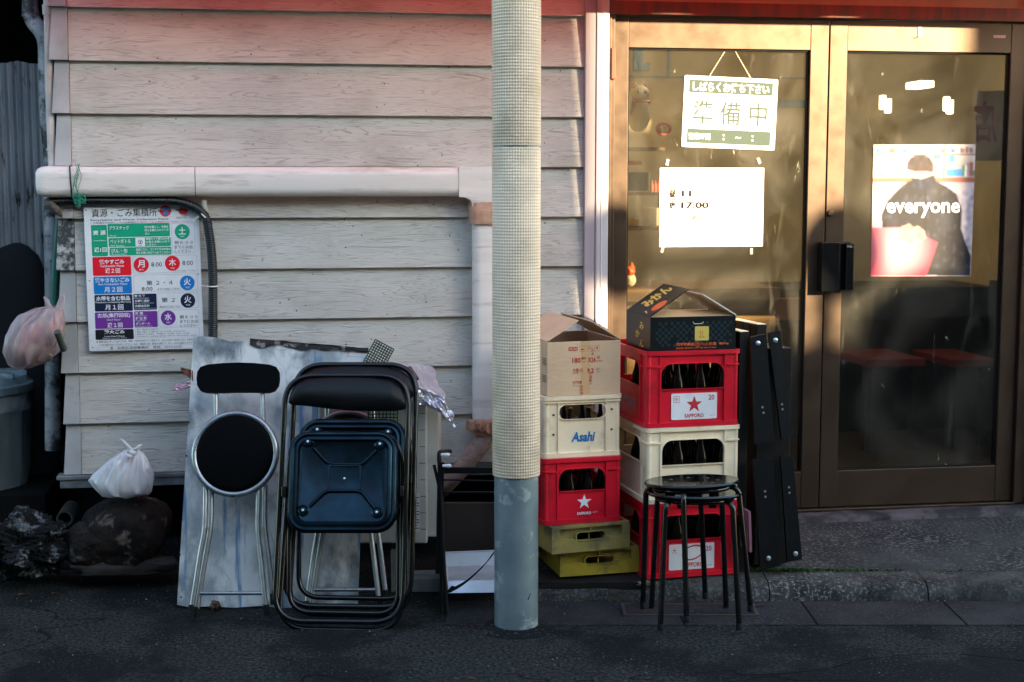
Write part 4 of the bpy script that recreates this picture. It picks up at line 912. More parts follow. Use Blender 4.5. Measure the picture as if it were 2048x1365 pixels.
for t_, y, x in (('新 聞', 800, 412), ('雑 誌 類', 838, 440), ('ダンボール', 878, 465)): w_(t_, 356, x, y, y+22, bold=.02)
for t_, y, x in (('Newspapers', 825, 440), ('Magazines', 863, 430), ('Cardboard Boxes', 904, 480)): w_(t_, 356, x, y, y+9)
for t_, cx, cy in (('土', 734, 194), ('月', 414, 438), ('木', 650, 430), ('火', 757, 580), ('火', 756, 714), ('水', 602, 842)): w_(t_, cx-27, cx+27, cy-29, cy+27, bold=.02)
for t_, cx, cy in (('SAT', 734, 236), ('MON', 414, 480), ('THU', 650, 474), ('TUE', 757, 622), ('TUE', 756, 756), ('WED', 602, 886)): w_(t_, cx-16, cx+16, cy-6, cy+6, z=.0017, bold=.01)
obj('white_lettering', b, m_white, sign, world=True)
b = SB(); w_ = b.tx
w_('資源・ごみ集積所', 58, 548, 18, 80, z=.0009, bold=.004); w_('Recyclables and Waste Collection Point', 48, 632, 94, 112, z=.0009, bold=.01); w_('この集積所の資源とごみは収集曜日に', 48, 410, 117, 130, z=.0009)
w_('資源持ち去り禁止', 690, 820, 28, 44, z=.0019, bold=.02); w_('この資源物は', 728, 796, 74, 84, z=.0009); w_('目黒区が回収します', 692, 820, 88, 100, z=.0009)
w_('RECYCLE', 560, 660, 32, 50, z=.0019, bold=.03)
for y, x in ((270, 665), (785+50, 684)):
    w_('朝８:００', x+8 if y < 300 else x+6, x+146 if y < 300 else x+140, y-2, y+24, z=.0009); w_('までにお出', x+6, x+142, y+32, y+58, z=.0009); w_('しください', x+8, x+128, y+64, y+88, z=.0009)
for x in (490, 726): w_('8:00', x, x+80, 426 if x < 700 else 420, 460 if x < 700 else 454, z=.0009)
w_('までにお出しください', 668, 826, 488, 500, z=.0009); w_('第 ２・４', 448, 646, 564, 600, z=.0009, bold=.004); w_('8:00', 410, 492, 612, 640, z=.0009); w_('までにお出しください', 530, 706, 622, 640, z=.0009)
w_('第 ２', 556, 660, 696, 732, z=.0009, bold=.004); w_('朝8:00までにお出しください', 540, 704, 756, 774, z=.0009)
for i, t_ in enumerate(('有料・事前申し込み制です。', '電話で粗大ごみ受付センターにお申し込みください。', '電話 5715-0053 （月曜日〜土曜日 8:00〜19:00）', 'Contact for making request Call the information center')):
    w_(t_, 360, (530, 740, 760, 812)[i], 930+i*17, 942+i*17, z=.0009)
w_('★ 事業活動に伴って出るごみは、資源・分別を含めすべて有料です。自らの責任で処理するか、目黒区の', 54, 800, 1012, 1028, z=.0009); w_('ごみ処理券を貼ってお出しください。なお、事業系の紙・資源が必要です。詳しくは区の回収に出せます。', 74, 800, 1036, 1052, z=.0009)
w_('目黒区清掃事務所　電話　3719-5345', 212, 694, 1061, 1081, z=.0009); b.rg(circ(10, 16, 168, 1071), 3, .0009)
b.pl(srr(166, 1060, 170, 1082, 1), .0009)
for x, y in ((18, 26), (842, 522), (22, 556), (26, 1062)): b.pl(circ(5, 10, x, y), .001)
obj('black_lettering', b, paint((.02, .025, .03), .6), sign, world=True)
b = SB(); b.tx('表示してある時間までにお出しください。', 420, 812, 117, 130, z=.0009, bold=.006); b.pl(circ(43, 30, 612, 42), .0009)
b.pl([(716, 62), (708, 40), (712, 22), (722, 38), (722, 6), (734, 6), (736, 30), (742, 2), (752, 3), (754, 30), (762, 6), (772, 8), (772, 34), (780, 20), (788, 26), (780, 54), (766, 70), (730, 70)], .0009)
b.tx('STOP!', 728, 786, 60, 72, z=.0019)
obj('red_mark', b, paint((.80, .03, .03)), sign, world=True)
b = SB(); b.pl([(580, 30), (600, 14), (622, 12), (640, 26), (632, 36), (604, 40)], .0013); b.pl([(590, 60), (610, 50), (640, 48), (634, 66), (612, 74), (596, 70)], .0013); obj('blue_mark', b, paint((.0, .22, .60)), sign, world=True)
b = SB(); b.pl(srr(378, 240, 450, 304, 2), .0013); obj('pet_patch', b, m_white, sign, world=True)
b = SB()
for k_ in range(3):
    a0 = radians(90+120*k_); a1 = radians(90+120*(k_+1)); p0 = (414+27*cos(a0), 272-24*sin(a0)); p1 = (414+27*cos(a1), 272-24*sin(a1)); 
    A = (p0[0]*.8+p1[0]*.2, p0[1]*.8+p1[1]*.2); B = (p0[0]*.2+p1[0]*.8, p0[1]*.2+p1[1]*.8); dx, dy = B[0]-A[0], B[1]-A[1]; l = math.hypot(dx, dy); nx_, ny_ = -dy/l*2.4, dx/l*2.4
    b.pl([(A[0]+nx_, A[1]+ny_), (A[0]-nx_, A[1]-ny_), (B[0]-nx_, B[1]-ny_), (B[0]+nx_, B[1]+ny_)], .0018)
b.tx('1', 410, 417, 264, 282, z=.0018); b.tx('PET', 400, 428, 294, 302, z=.0018); obj('pet_symbol', b, paint((.02, .025, .03), .6), sign, world=True)

# ---------------------------------------------------------------- bags, rocks, bin at the left
def silrows(L, D, dep): return [(onD((xl+xr)/2, y, D), (xr-xl)/2/FOC*D*1.005, d*dep) for y, xl, xr, d in L]
pb = empty('rubbish_bag', onD(75, 735, 5.68), 0, 'pinkish translucent rubbish bag tied and hanging at the house corner above the bin', 'bag')
b = MB(); b.sil(silrows([(736, 30, 60, .3), (726, 18, 92, .8), (700, 12, 112, 1), (670, 20, 122, 1.05), (645, 32, 124, .95), (628, 44, 122, .75), (620, 62, 120, .45), (618, 88, 118, .2)], 5.66, .12), 96, .020, 17, 3, .16); obj('film', b, m_bagp, pb, world=True, smooth=60)
b = MB(); b.rock(onD(66, 690, 5.66), (.080, .085, .070), 4, .5, 2, 5, .1); b.rock(onD(96, 662, 5.66), (.05, .06, .05), 3, .5, 2, 9, .1); obj('contents', b, m_junk, pb, world=True, smooth=60)
def ear(pts, w_, D, name, par, m):
    P = [onD(x, y, D-.0*i) for i, (x, y) in enumerate(pts)]; b = MB()
    vs = []; n_ = 9
    for i, p in enumerate(P):
        ww = w_[i]
        for k_ in range(n_): a = 2*pi*k_/n_; vs.append(p+RT*cos(a)*ww*(1+.25*sin(k_*3+i))+HD*sin(a)*ww*.45)
    fs = [(i*n_+k_, i*n_+(k_+1) % n_, (i+1)*n_+(k_+1) % n_, (i+1)*n_+k_) for i in range(len(P)-1) for k_ in range(n_)]
    fs += [tuple(range(n_))[::-1], tuple(range((len(P)-1)*n_, len(P)*n_))]
    b.add(vs, fs); return obj(name, b, m, par, world=True, smooth=80, sub=1)
ear([(112, 636), (102, 620), (94, 604), (88, 592)], [.010, .011, .010, .006], 5.64, 'handle', pb, m_bagp); ear([(112, 636), (118, 618), (122, 602), (126, 588)], [.012, .016, .015, .008], 5.64, 'handle', pb, m_bagp)
ear([(84, 622), (98, 624), (110, 628), (118, 632)], [.004, .007, .008, .006], 5.63, 'tie', pb, m_bagp)
b = MB(); b.tube([onD(114, 664, 5.56), onD(128, 700, 5.62)], .013, 12); obj('umbrella_grip', b, mat('olive_grip', (.05, .07, .05), .4), smooth=50, label='short olive-grey rod end poking out beside the hanging bag', cat='rod')

wb = empty('carrier_bag', onD(245, 990, 5.55), 0, 'white knotted plastic carrier bag sitting on the brown rock', 'bag')
b = MB(); b.sil(silrows([(990, 214, 298, .55), (984, 200, 303, .9), (970, 188, 305, 1), (960, 180, 304, .95), (948, 192, 302, .9), (932, 208, 297, .8), (918, 222, 291, .62), (908, 238, 285, .42), (902, 250, 278, .22), (898, 258, 272, .15)], 5.56, .085), 96, .011, 22, 8, .20)
obj('film', b, m_bag, wb, world=True, smooth=50)
b = MB(); b.rock(onD(262, 952, 5.56), (.048, .04, .055), 3, .3, 2, 6, .05); obj('contents', b, mat('bag_food', (.60, .42, .40), .7, col2=(.7, .66, .62), sc=8), wb, world=True, smooth=60)
ear([(262, 902), (256, 893), (247, 884), (240, 877)], [.012, .010, .009, .006], 5.54, 'handle', wb, m_bag); ear([(268, 902), (276, 896), (280, 891), (283, 889)], [.013, .013, .010, .006], 5.54, 'handle', wb, m_bag)
b = MB(); b.rock(onD(264, 906, 5.50), (.016, .012, .013), 2, .6, 3, 2, .2); b.rock(onD(258, 914, 5.49), (.010, .008, .010), 2, .6, 3, 5, .2); obj('knot', b, m_bag, wb, world=True, smooth=60)

b = MB(); b.rock(onD(250, 1062, 5.66), (.170, .17, .145), 5, .20, 1.1, 2, .035, square=.85); b.rock(onD(195, 1085, 5.62), (.115, .13, .10), 5, .2, 1.2, 7, .035, square=.9)
obj('brown_rock', b, m_rock, smooth=80, label='large rounded brown rock under the white carrier bag', cat='rock')
b = MB(); b.rock(onD(40, 1095, 5.60), (.175, .16, .115), 6, .5, 1.9, 4, .16); obj('lava_rock', b, m_lava, smooth=25, label='jagged dark lava rock with pale crust at the far left', cat='rock')
b = MB(); b.rock(onD(103, 1062, 5.55), (.034, .03, .022), 4, .4, 2, 8, .12); obj('small_rock', b, m_lava, smooth=80, label='small greyish stone perched on the right of the lava rock', cat='rock')
b = MB(); b.rock(onD(68, 1046, 5.85), (.045, .04, .03), 3, .3, 2, 12, .08, square=.6); obj('broken_block', b, m_conc, label='pale broken concrete lump between the bin and the lava rock', cat='rock', smooth=50)
b = MB(); b.rock(onD(245, 1132, 5.58), (.20, .06, .030), 4, .25, 1.5, 3, .06, square=.55); obj('flat_stone', b, m_stone, label='long flat grey stone on the ground below the brown rock', cat='stone', smooth=50)
b = MB(); b.rock(onD(142, 1120, 5.62), (.05, .05, .034), 3, .25, 1.5, 9, .06, square=.6); obj('kerb_stub', b, m_stone, label='short dark stone lying between the lava rock and the flat stone', cat='stone', smooth=50)
pe = MB(); c = onD(129, 1038, 5.9); n_ = 24
M_ = T(c) @ RX(90)
pe.slab([circ(.034, n_), circ(.026, n_)], .20, M_ @ T(0, 0, -.10)); obj('pipe_end', pe, mat('clay_pipe', (.05, .045, .04), .7), label='open dark pipe end low between the bin and the brown rock', cat='pipe', smooth=40)

# metal bin
c = onD(-52, 1042, 6.25); bz = .30
can = empty('metal_bin', (c.x, c.y, bz-.02), 0, 'ribbed galvanised metal bin with clear film under its lid at the left edge', 'bin')
hcan = onD(50, 805, 6.0).z-can.location.z
b = MB(); n_ = 96; prof = [(.232, 0), (.236, .01), (.250, hcan)]
vs = []; fs = []; Nz = 6
for j in range(Nz+1):
    z = hcan*j/Nz; r0 = .232+.016*j/Nz
    for k_ in range(n_):
        a = 2*pi*k_/n_; rib = .011*max(0, sin(a*12))**2*(1 if .02 < z < hcan-.02 else 0); vs.append(((r0+rib)*cos(a), (r0+rib)*sin(a), z))
fs = [(j*n_+k_, j*n_+(k_+1) % n_, (j+1)*n_+(k_+1) % n_, (j+1)*n_+k_) for j in range(Nz) for k_ in range(n_)]+[tuple(range(n_))[::-1]]
b.add(vs, fs); obj('body', b, m_can, can, smooth=60)
b = MB(); b.lathe([(.262, hcan+.010), (.268, hcan+.014), (.268, hcan+.045), (.255, hcan+.052), (.250, hcan+.062), (.235, hcan+.080), (.18, hcan+.092), (.10, hcan+.098), (0, hcan+.10)], 64)
for k_ in range(12): a = k_*pi/6; b.box(.10, .245, -.004, .004, hcan+.078, hcan+.098, RZ(math.degrees(a)))
obj('lid', b, m_can, can, smooth=35)
b = MB(); vs = []; rows = 6
for j in range(rows+1):
    z = hcan+.014-.075*j/rows
    for k_ in range(n_): a = 2*pi*k_/n_; vs.append(((.258+.006*noise.noise(Vector((a*5, j*.9, 0)))+.004*sin(a*27+j))*cos(a), (.258+.006*noise.noise(Vector((a*5, j*.9, 0))))*sin(a), z+.012*noise.noise(Vector((a*3, 4, j*.4)))))
fs = [(j*n_+k_, j*n_+(k_+1) % n_, (j+1)*n_+(k_+1) % n_, (j+1)*n_+k_) for j in range(rows) for k_ in range(n_)]
b.add(vs, fs); obj('plastic_film', b, m_film, can, smooth=60)
b = MB(); a0 = radians(-67); hx = lambda a, z: ((.262)*cos(a), .262*sin(a), z)
b.tube([hx(a0-.12, hcan-.10), hx(a0-.12, hcan-.15), hx(a0+.10, hcan-.15), hx(a0+.10, hcan-.10), hx(a0, hcan-.085)], .006, 8, True); b.box(-.02, .02, -.006, .006, -.03, .03, T(hx(a0, hcan-.09)) @ RZ(-67+90)); obj('handle', b, m_can, can, smooth=40)
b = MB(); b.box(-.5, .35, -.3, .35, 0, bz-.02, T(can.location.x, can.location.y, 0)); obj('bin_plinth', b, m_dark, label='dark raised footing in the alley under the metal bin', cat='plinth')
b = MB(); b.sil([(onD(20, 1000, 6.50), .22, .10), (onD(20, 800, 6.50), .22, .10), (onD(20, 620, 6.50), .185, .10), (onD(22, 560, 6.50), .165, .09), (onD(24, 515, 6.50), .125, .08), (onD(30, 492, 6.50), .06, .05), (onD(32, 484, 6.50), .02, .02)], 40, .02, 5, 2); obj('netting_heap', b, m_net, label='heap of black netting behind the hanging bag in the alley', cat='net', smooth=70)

# ---------------------------------------------------------------- leaning metal sheet
q_ = lean(1214, 5.30, 672, 5.66)
W0 = [(387, 672), (430, 675), (462, 684), (497, 682), (540, 690), (560, 689), (600, 689), (640, 692), (680, 690), (735, 696)]
B0 = [(354, 1210), (380, 1215), (420, 1213), (470, 1216), (520, 1212), (560, 1217), (600, 1214), (650, 1218), (690, 1212), (716, 1208)]
def shf(u, v):
    i = min(8, int(u*9)); t_ = u*9-i; a = (W0[i][0]*(1-t_)+W0[i+1][0]*t_, W0[i][1]*(1-t_)+W0[i+1][1]*t_); b_ = (B0[i][0]*(1-t_)+B0[i+1][0]*t_, B0[i][1]*(1-t_)+B0[i+1][1]*t_)
    return q_(b_[0]*(1-v)+a[0]*v, b_[1]*(1-v)+a[1]*v, .006*noise.noise(Vector((u*3, v*5, 0)))+.012*max(0, v-.97)*30*noise.noise(Vector((u*9, 0, 7))))
sh = empty('metal_sheet', onZ(535, 1214), 0, 'stained grey metal sheet with torn top edge leaning behind the folded chairs', 'metal sheet')
b = MB(); b.sheet(shf, 60, 60, .003); obj('panel', b, m_sheet, sh, world=True, smooth=40)
b = MB()
def rf(u, v):
    x = 500+237*u; yt = 677+20*u+1.5*noise.noise(Vector((u*9, 5, 0))); yb_2 = 690+16*u+10*noise.noise(Vector((u*6, 1, 0))); return q_(x, yb_2*(1-v)+yt*v, .006+.005*noise.noise(Vector((u*12, v*2, 3)))+.006*v)
b.sheet(rf, 50, 6, .003); obj('rusted_edge', b, mat('flaking_rust', (.02, .018, .018), .8, col2=(.26, .22, .20), sc=34, lo=.55, hi=.62, bump=1, bsc=40), sh, world=True, smooth=50)
for x, y in ((378, 845), (373, 912), (364, 1040), (360, 1110), (362, 1195), (735, 700)): b = MB(); b.lathe([(.0, 0), (.0035, 0), (.0035, .002), (0, .002)], 10, frame(q_(x, y, .004), RT, q_.n.cross(RT))); obj('nail_hole', b, m_rubber, sh, world=True)
b = MB(); b.rock(onZ(430, 1227)+Vector((0, .05, .012)), (.018, .03, .02), 3, .5, 2, 3, .1); obj('wood_scrap', b, mat('brown_scrap', (.10, .045, .02), .7, col2=(.03, .015, .01), sc=20), label='small brown chunk of wood beneath the round chair', cat='scrap', smooth=60)
b = MB(); q2 = lean(760, 5.60, 735, 5.62)
b.sheet(lambda u, v: q2(362+24*u, 735+(6+16*u)*v+6*u, .02*noise.noise(Vector((u*2, v, 0)))), 6, 4, .002); obj('rust_flake', b, mat('dark_rust', (.11, .035, .025), .8), label='curled dark red metal scrap left of the sheet', cat='scrap')
b = MB(); b.sheet(lambda u, v: q2(348+32*u, 766+14*v+3*sin(u*5), .01*noise.noise(Vector((u*6, v*6, 0)))), 10, 8, .001); obj('foil_scrap', b, mat('pink_film', (.5, .35, .42), .3, metal=.4, bump=1, bsc=50), label='crumpled pinkish film poking out left of the metal sheet', cat='scrap')

# ---------------------------------------------------------------- folding chairs
def round_chair(dx, dy, D0, label, dup=False):
    c0 = empty('round_folding_chair', onZ(462, 1232)+Vector((0, 0, 0)), 0, label, 'chair', 'folded round-seat chairs leaning on the sheet')
    q = lean(1236, 5.16, 730, 5.45)
    def t2(name, pts, r, m=m_chrome, off=0.0, par=c0, rad=.04, closed=False, o=None):
        P = fillet([q(x, y, (o[i] if o else off)) for i, (x, y) in enumerate(pts)], rad, 6, closed); b = MB(); b.tube(P, r, 12, closed); return obj(name, b, m, par, world=True, smooth=50)
    # back frame and the four legs
    t2('back_post', [(432, 770), (432, 830), (430, 900)], .0095, off=.004); t2('back_post', [(524, 770), (526, 830), (528, 900)], .0095, off=.004)
    for name, pts, off in (('leg', [(411, 975), (410, 1060), (400, 1110), (383, 1222)], .03), ('leg', [(423, 980), (422, 1055), (411, 1115), (393, 1226)], .012),
                           ('leg', [(517, 980), (515, 1060), (521, 1115), (532, 1222)], .03), ('leg', [(530, 970), (529, 1050), (537, 1115), (546, 1200)], .008)):
        lg = t2(name, pts, .0098, off=off); x, y = pts[-1]; b = MB(); b.tube([q(x, y-12, off), q(x+1, y+10, off)], .0118, 12); obj('foot_cap', b, m_rubber, lg, world=True, smooth=40)
    t2('stretcher', [(400, 1187), (527, 1187)], .0075, off=.02)
    m_br = mat('brass_rivet', (.5, .3, .1), .3, metal=.9)
    for x, y in ((415, 1057), (526, 1057)): b = MB(); b.tube([q(x, y, -.012), q(x, y, .040)], .004, 8); obj('rivet', b, m_br, c0, world=True)
    cx, cy = 470.5, 908; s = frame(q(cx, cy, .040), RT, q.n.cross(RT)); rr = 83/FOC*5.28
    b = MB(); b.tube([s @ Vector((rr*cos(a), rr*1.0*sin(a), 0)) for a in [2*pi*k_/56 for k_ in range(56)]], .0120, 12, True); obj('seat_ring', b, m_chrome, c0, world=True, smooth=50)
    b = MB(); r1 = rr-.006; b.lathe([(0, -.010), (r1, -.010), (r1, .004), (r1*.97, .010), (r1*.85, .013), (0, .014)], 56, s if s.to_3x3()[2][2] is not None else s); obj('seat', b, m_seatblk, c0, world=True, smooth=60)
    s = frame(q(477, 757, .016), RT, q.n.cross(RT)); k_ = 5.44/FOC
    out = [(-83, -2), (-82, 12), (-76, 22), (-62, 27), (-30, 30), (0, 31), (30, 30), (62, 27), (76, 22), (82, 12), (83, -2), (81, -16), (74, -26), (62, -30), (30, -29), (0, -29), (-30, -30), (-62, -30), (-74, -27), (-81, -16)]
    b = MB(); b.slab([[(x*k_, y*k_) for x, y in out]], .026, s); obj('backrest', b, m_seatblk, c0, world=True, bevel=.010, seg=4)
    return c0
rc0 = round_chair(0, 0, 5.2, 'folded round-seat chair with silver ring leaning on the metal sheet, nearest the white bag')
rc1 = copy_tree(rc0); rc1['label'] = 'folded silver-legged chair mostly hidden behind the black folding chairs'
rc1.location = rc0.location + RT*(222/FOC*5.3) + HD*.09 + Vector((0, 0, -.012))
def folding_chair(label):
    q = lean(1262, 5.03, 745, 5.30)
    c0 = empty('steel_folding_chair', onZ(690, 1262), 0, label, 'chair', 'black steel folding chairs stacked face out')
    def loop(name, pts, r, off, rad=.11, closed=True, m=m_black_gloss):
        P = fillet([q(x, y, off) for x, y in pts], rad, 9, closed); b = MB(); b.tube(P, r, 12, closed); return obj(name, b, m, c0, world=True, smooth=50)
    loop('front_frame', [(572, 752), (818, 752), (805, 1245), (547, 1242)], .0105, .0)
    loop('rear_leg_frame', [(583, 870), (805, 870), (803, 1262), (556, 1258)], .0100, -.024)
    loop('inner_leg_frame', [(580, 885), (798, 885), (796, 1228), (578, 1224)], .0095, -.046, .08)
    # backrest
    b = MB(); L = [(577, 808), (580, 788), (592, 768), (612, 757), (650, 753), (695, 752), (745, 754), (783, 761), (802, 775), (811, 796), (812, 818), (790, 821), (755, 823), (720, 823), (690, 822), (655, 818), (620, 812)]
    s = frame(q(694, 790, .012), RT, q.n.cross(RT)); inv = s.inverted(); pts = [inv @ q(x, y, .012) for x, y in L]
    def prof(x, top):
        xs = [577, 580, 592, 612, 650, 695, 745, 783, 802, 811, 813]; yt = [800, 788, 768, 757, 753, 752, 754, 761, 775, 792, 806]; yb_ = [806, 809, 811, 812.5, 817, 822, 823, 822.5, 821, 819, 812]
        Y = yt if top else yb_
        for i in range(len(xs)-1):
            if x <= xs[i+1]: return Y[i]+(Y[i+1]-Y[i])*(x-xs[i])/(xs[i+1]-xs[i])
        return Y[-1]
    def padf(u, v):
        x = 577+236*u; y = prof(x, False)*(1-v)+prof(x, True)*v; e_ = min(1, min(u, 1-u)*14)*min(1, min(v, 1-v)*7)
        return q(x, y, .002+.016*sin(pi*v)*min(1, .25+min(u, 1-u)*6)+.006*math.sqrt(max(0, e_)))
    b.sheet(padf, 60, 22, .006); obj('backrest', b, m_vinyl, c0, world=True, smooth=75)
    # seat pan seen from below: rim, dished plate, ribs, four rubber buffers
    s = frame(q(685, 962, .040), RT, q.n.cross(RT)) @ RX(-4.6); k_ = 5.13/FOC; S_ = lambda L_: [(x*k_, y*k_) for x, y in L_]
    b = MB(); A = rrect(226, 212, 42, 8)
    prof = [(0, -.014), (2, -.004), (6, .004), (10, .004), (13, -.002), (16, .001), (20, .001), (24, -.012), (26, -.013)]
    vs = []; K_ = len(A)
    for ins, z in prof:
        B = rrect(226-2*ins, 212-2*ins, max(42-ins, 8), 8); vs += [s @ Vector((x*k_, y*k_, z)) for x, y in B]
    fs = [(i*K_+j, i*K_+(j+1) % K_, (i+1)*K_+(j+1) % K_, (i+1)*K_+j) for i in range(len(prof)-1) for j in range(K_)]
    fs += [tuple(range((len(prof)-1)*K_, len(prof)*K_))]; b.add(vs, fs)
    se = obj('seat_pan', b, m_pan, c0, world=True, smooth=35)
    b = MB()                                       # pressed ribs round a sunk rectangle
    for L_, up in (([(-61, 68), (-32, 36), (38, 34), (67, 64)], 1), ([(-66, -52), (-34, -20), (38, -20), (66, -56)], 1)):
        P = fillet([s @ Vector((x*k_, y*k_, -.0115)) for x, y in L_], .02, 4); b.tube(P, .0075, 10)
    obj('pressed_rib', b, m_pan, se, world=True, smooth=60)
    b = MB(); r1 = rrect(68, 52, 3, 2, 3, 8); r2 = rrect(62, 46, 3, 2, 3, 8); n_ = len(r1)
    b.add([s @ Vector((x*k_, y*k_, z)) for L_, z in ((r1, -.0125), (r1, -.0055), (r2, -.0055), (r2, -.0122)) for x, y in L_], [(i*n_+j, i*n_+(j+1) % n_, (i+1)*n_+(j+1) % n_, (i+1)*n_+j) for i in range(3) for j in range(n_)])
    obj('pressed_frame', b, m_pan, se, world=True, smooth=30)
    for x, y in ((-74, 82), (74, 77), (-79, -60), (71, -64)):
        b = MB(); b.lathe([(.021, -.0125), (.021, -.010), (.017, -.007), (.013, -.009), (.012, -.005), (0, -.004)], 24, s @ T(x*k_, y*k_, 0)); bf_ = obj('buffer', b, m_pan, se, world=True, smooth=50)
        b = MB(); b.lathe([(.0045, -.004), (.0045, -.0015), (0, -.001)], 12, s @ T(x*k_, y*k_, 0)); obj('screw', b, m_bolt, bf_, world=True, smooth=60)
    b = MB(); b.lathe([(.004, -.0125), (.004, -.0105), (0, -.010)], 12, s @ T(3*k_, 6*k_, 0)); obj('rivet', b, m_bolt, se, world=True)
    for x in (570, 805): b = MB(); b.box(-.008, .008, -.02, .02, -.035, .035, frame(q(x, 985, -.0), RT, q.n.cross(RT)) @ I()); obj('hinge', b, m_black_gloss, c0, world=True, bevel=.003)
    return c0
fc0 = folding_chair('black steel folding chair in front of its twin, underside of its seat facing out')
fc1 = copy_tree(fc0); fc1['label'] = 'rear black steel folding chair, its backrest showing above the front one'
fc1.location = fc0.location + RT*(13/FOC*5.1) + HD*.085 + Vector((0, 0, .030))

# ---------------------------------------------------------------- air conditioner, foil, green mesh
D1 = 5.50
ac = empty('air_conditioner', onD(745, 1092, D1+.12), 0, 'cream outdoor air conditioner behind the folding chairs, half under foil', 'air conditioner')
a, b2 = onD(640, 1088, D1), onD(853, 800, D1); hh_ = b2.z-a.z
M_ = T(a.x, a.y, a.z) @ Matrix.Rotation(-AZ, 4, 'Z'); ww = (b2-a).dot(RT)
b = MB(); b.box(0, ww, 0, .06, 0, hh_, M_); obj('front_panel', b, m_acwhite, ac, world=True, bevel=.008, seg=3)
b = MB(); b.box(.005, ww+.042, .061, .30, .012, hh_-.004, M_); obj('casing', b, m_acwhite, ac, world=True, bevel=.004)
b = MB()
for i in range(8): z = hh_*(.10+.115*i); b.box(ww-.028, ww-.006, -.0015, 0, z, z+.0025, M_)
obj('seam', b, m_ink_dark, ac, world=True)
b = MB(); b.box(ww-.060, ww-.028, -.002, -.0005, .05, .20, M_); lb = obj('rating_label', b, paint((.55, .56, .55)), ac, world=True)
b = MB()
for i in range(12): b.box(ww-.057, ww-.031-.008*(i % 3 == 1), -.003, -.0022, .06+i*.011, .064+i*.011, M_)
obj('fine_print', b, m_ink_dark, lb, world=True)
b = MB(); a_ = onD(782, 1157, D1+.02); k_ = D1/FOC; H3 = 60*k_; W3 = 44*k_
b.slab([[(0, 0), (W3, 0), (W3, H3*.30), (W3*.35, H3*.30), (W3*.35, H3*.55), (W3, H3*.55), (W3, H3), (0, H3)]], .12, T(a_) @ Matrix.Rotation(-AZ, 4, 'Z') @ RX(90) @ T(0, 0, -.06)); b.M = I()
b.box(.0, .30, 0, .12, -a_.z+.0, .001, T(a_) @ Matrix.Rotation(-AZ, 4, 'Z')); obj('concrete_block', b, m_conc, label='notched grey concrete foot under the right end of the air conditioner', cat='block', bevel=.004)
b = MB()
def foil(u, v):
    # u across from the chairs to the right, v from the back edge down over the front
    x = (800+62*u)*(1-v)+(826+88*u)*v; y = (731-6*u+8*u*u)*(1-v)+(806+8*u+42*u*u)*v
    if v > .45: y += 0
    D = 5.74-.17*u*0-.30*min(1, v/.55)+.01*v
    n1 = noise.noise(Vector((u*5, v*5, 2)))*.018+noise.noise(Vector((u*16, v*13, 5)))*.010*(v > .3)
    return onD(x+3*noise.noise(Vector((u*6, v*6, 8)))+(5*sin(v*18) if u > .97 else 0), y+3*noise.noise(Vector((u*9, v*4, 1))), D+n1)
b.sheet(foil, 60, 60, .002); obj('foil_sheet', b, m_foil, label='crinkled silver foil sheet draped over the top of the air conditioner', cat='foil', smooth=25)
q3 = lean(770, 5.45, 730, 5.60)
b = MB(); P4 = [q3(778, 742, .03), q3(822, 732, .03), q3(838, 756, .03), q3(800, 760, .03)]; off = HD*.02+Vector((0, 0, -.012)); b.hexa([p+off for p in P4], P4); obj('rubber_slab', b, m_mat, label='brown rubber slab weighing down the foil sheet', cat='slab', bevel=.003)
b = MB()
def strip_mesh(cx0, cy0, w_, h_, D, ang, seed, bb_):
    ca, sa = cos(radians(ang)), sin(radians(ang)); n_ = 9; m_ = int(9*h_/w_)+2
    def P_(u, v):
        x, y = (u-.5)*w_, (v-.5)*h_; return onD(cx0+x*ca-y*sa, cy0+x*sa+y*ca, D+.03*noise.noise(Vector((u*2+seed, v*2, 0))))
    n_ = 8; m_ = int(8*h_/w_)+1
    for i in range(n_+1): bb_.tube([P_(i/n_, j/6) for j in range(7)], .0022, 5)
    for j in range(m_+1): bb_.tube([P_(i/6, j/m_) for i in range(7)], .0022, 5)
strip_mesh(757, 712, 42, 52, 5.58, 28, 1, b); strip_mesh(766, 832, 58, 34, 5.42, 0, 3, b)
obj('green_mesh', b, m_mesh, label='scraps of green plastic mesh stuffed above and behind the folding chairs', cat='mesh')

# ---------------------------------------------------------------- trolley frame, strap, tray, dark box
tr = empty('trolley', onZ(890, 1228), 0, 'black folding trolley frame with white cap ends standing behind the pole', 'trolley')
b = MB(); qt = lean(1226, 5.22, 905, 5.28)
b.tube(fillet([qt(893, 1226), qt(886, 1100), qt(878, 905), qt(900, 903, -.3)], .03), .0085, 10); b.tube([qt(868, 930), qt(884, 1000), qt(882, 1226, -.02)], .006, 8); b.box(-.012, .012, -.006, .006, -.42, 0, T(qt(882, 925, .01)) @ Matrix.Rotation(-AZ, 4, 'Z') @ RY(1.5)); obj('upright', b, m_blackboard, tr, world=True, smooth=50)
b = MB(); b.box(0, .36, -.006, .006, -.011, .011, T(qt(880, 941, -.02)) @ Matrix.Rotation(-AZ, 4, 'Z')); b.tube([qt(884, 960, -.06), qt(1040, 964, -.06)], .003); b.tube([qt(884, 985, -.10), qt(1040, 985, -.10)], .004); obj('crossbar', b, m_blackboard, tr, world=True)
for y, x in ((910, 886), (932, 889)):
    b = MB(); b.tube([qt(x-4, y, .02), qt(x+4, y, .02), qt(x+11, y, .02), qt(x+14, y, .02)], [.005, .0065, .0075, .003], 12); obj('white_cap', b, m_whitetip, tr, world=True, smooth=60)
b = MB(); st_ = [onD(990, 1104, 5.16), onD(975, 1125, 5.17), onD(950, 1150, 5.18), onD(928, 1168, 5.19), onD(905, 1180, 5.2), onD(898, 1178, 5.2)]
vs = []
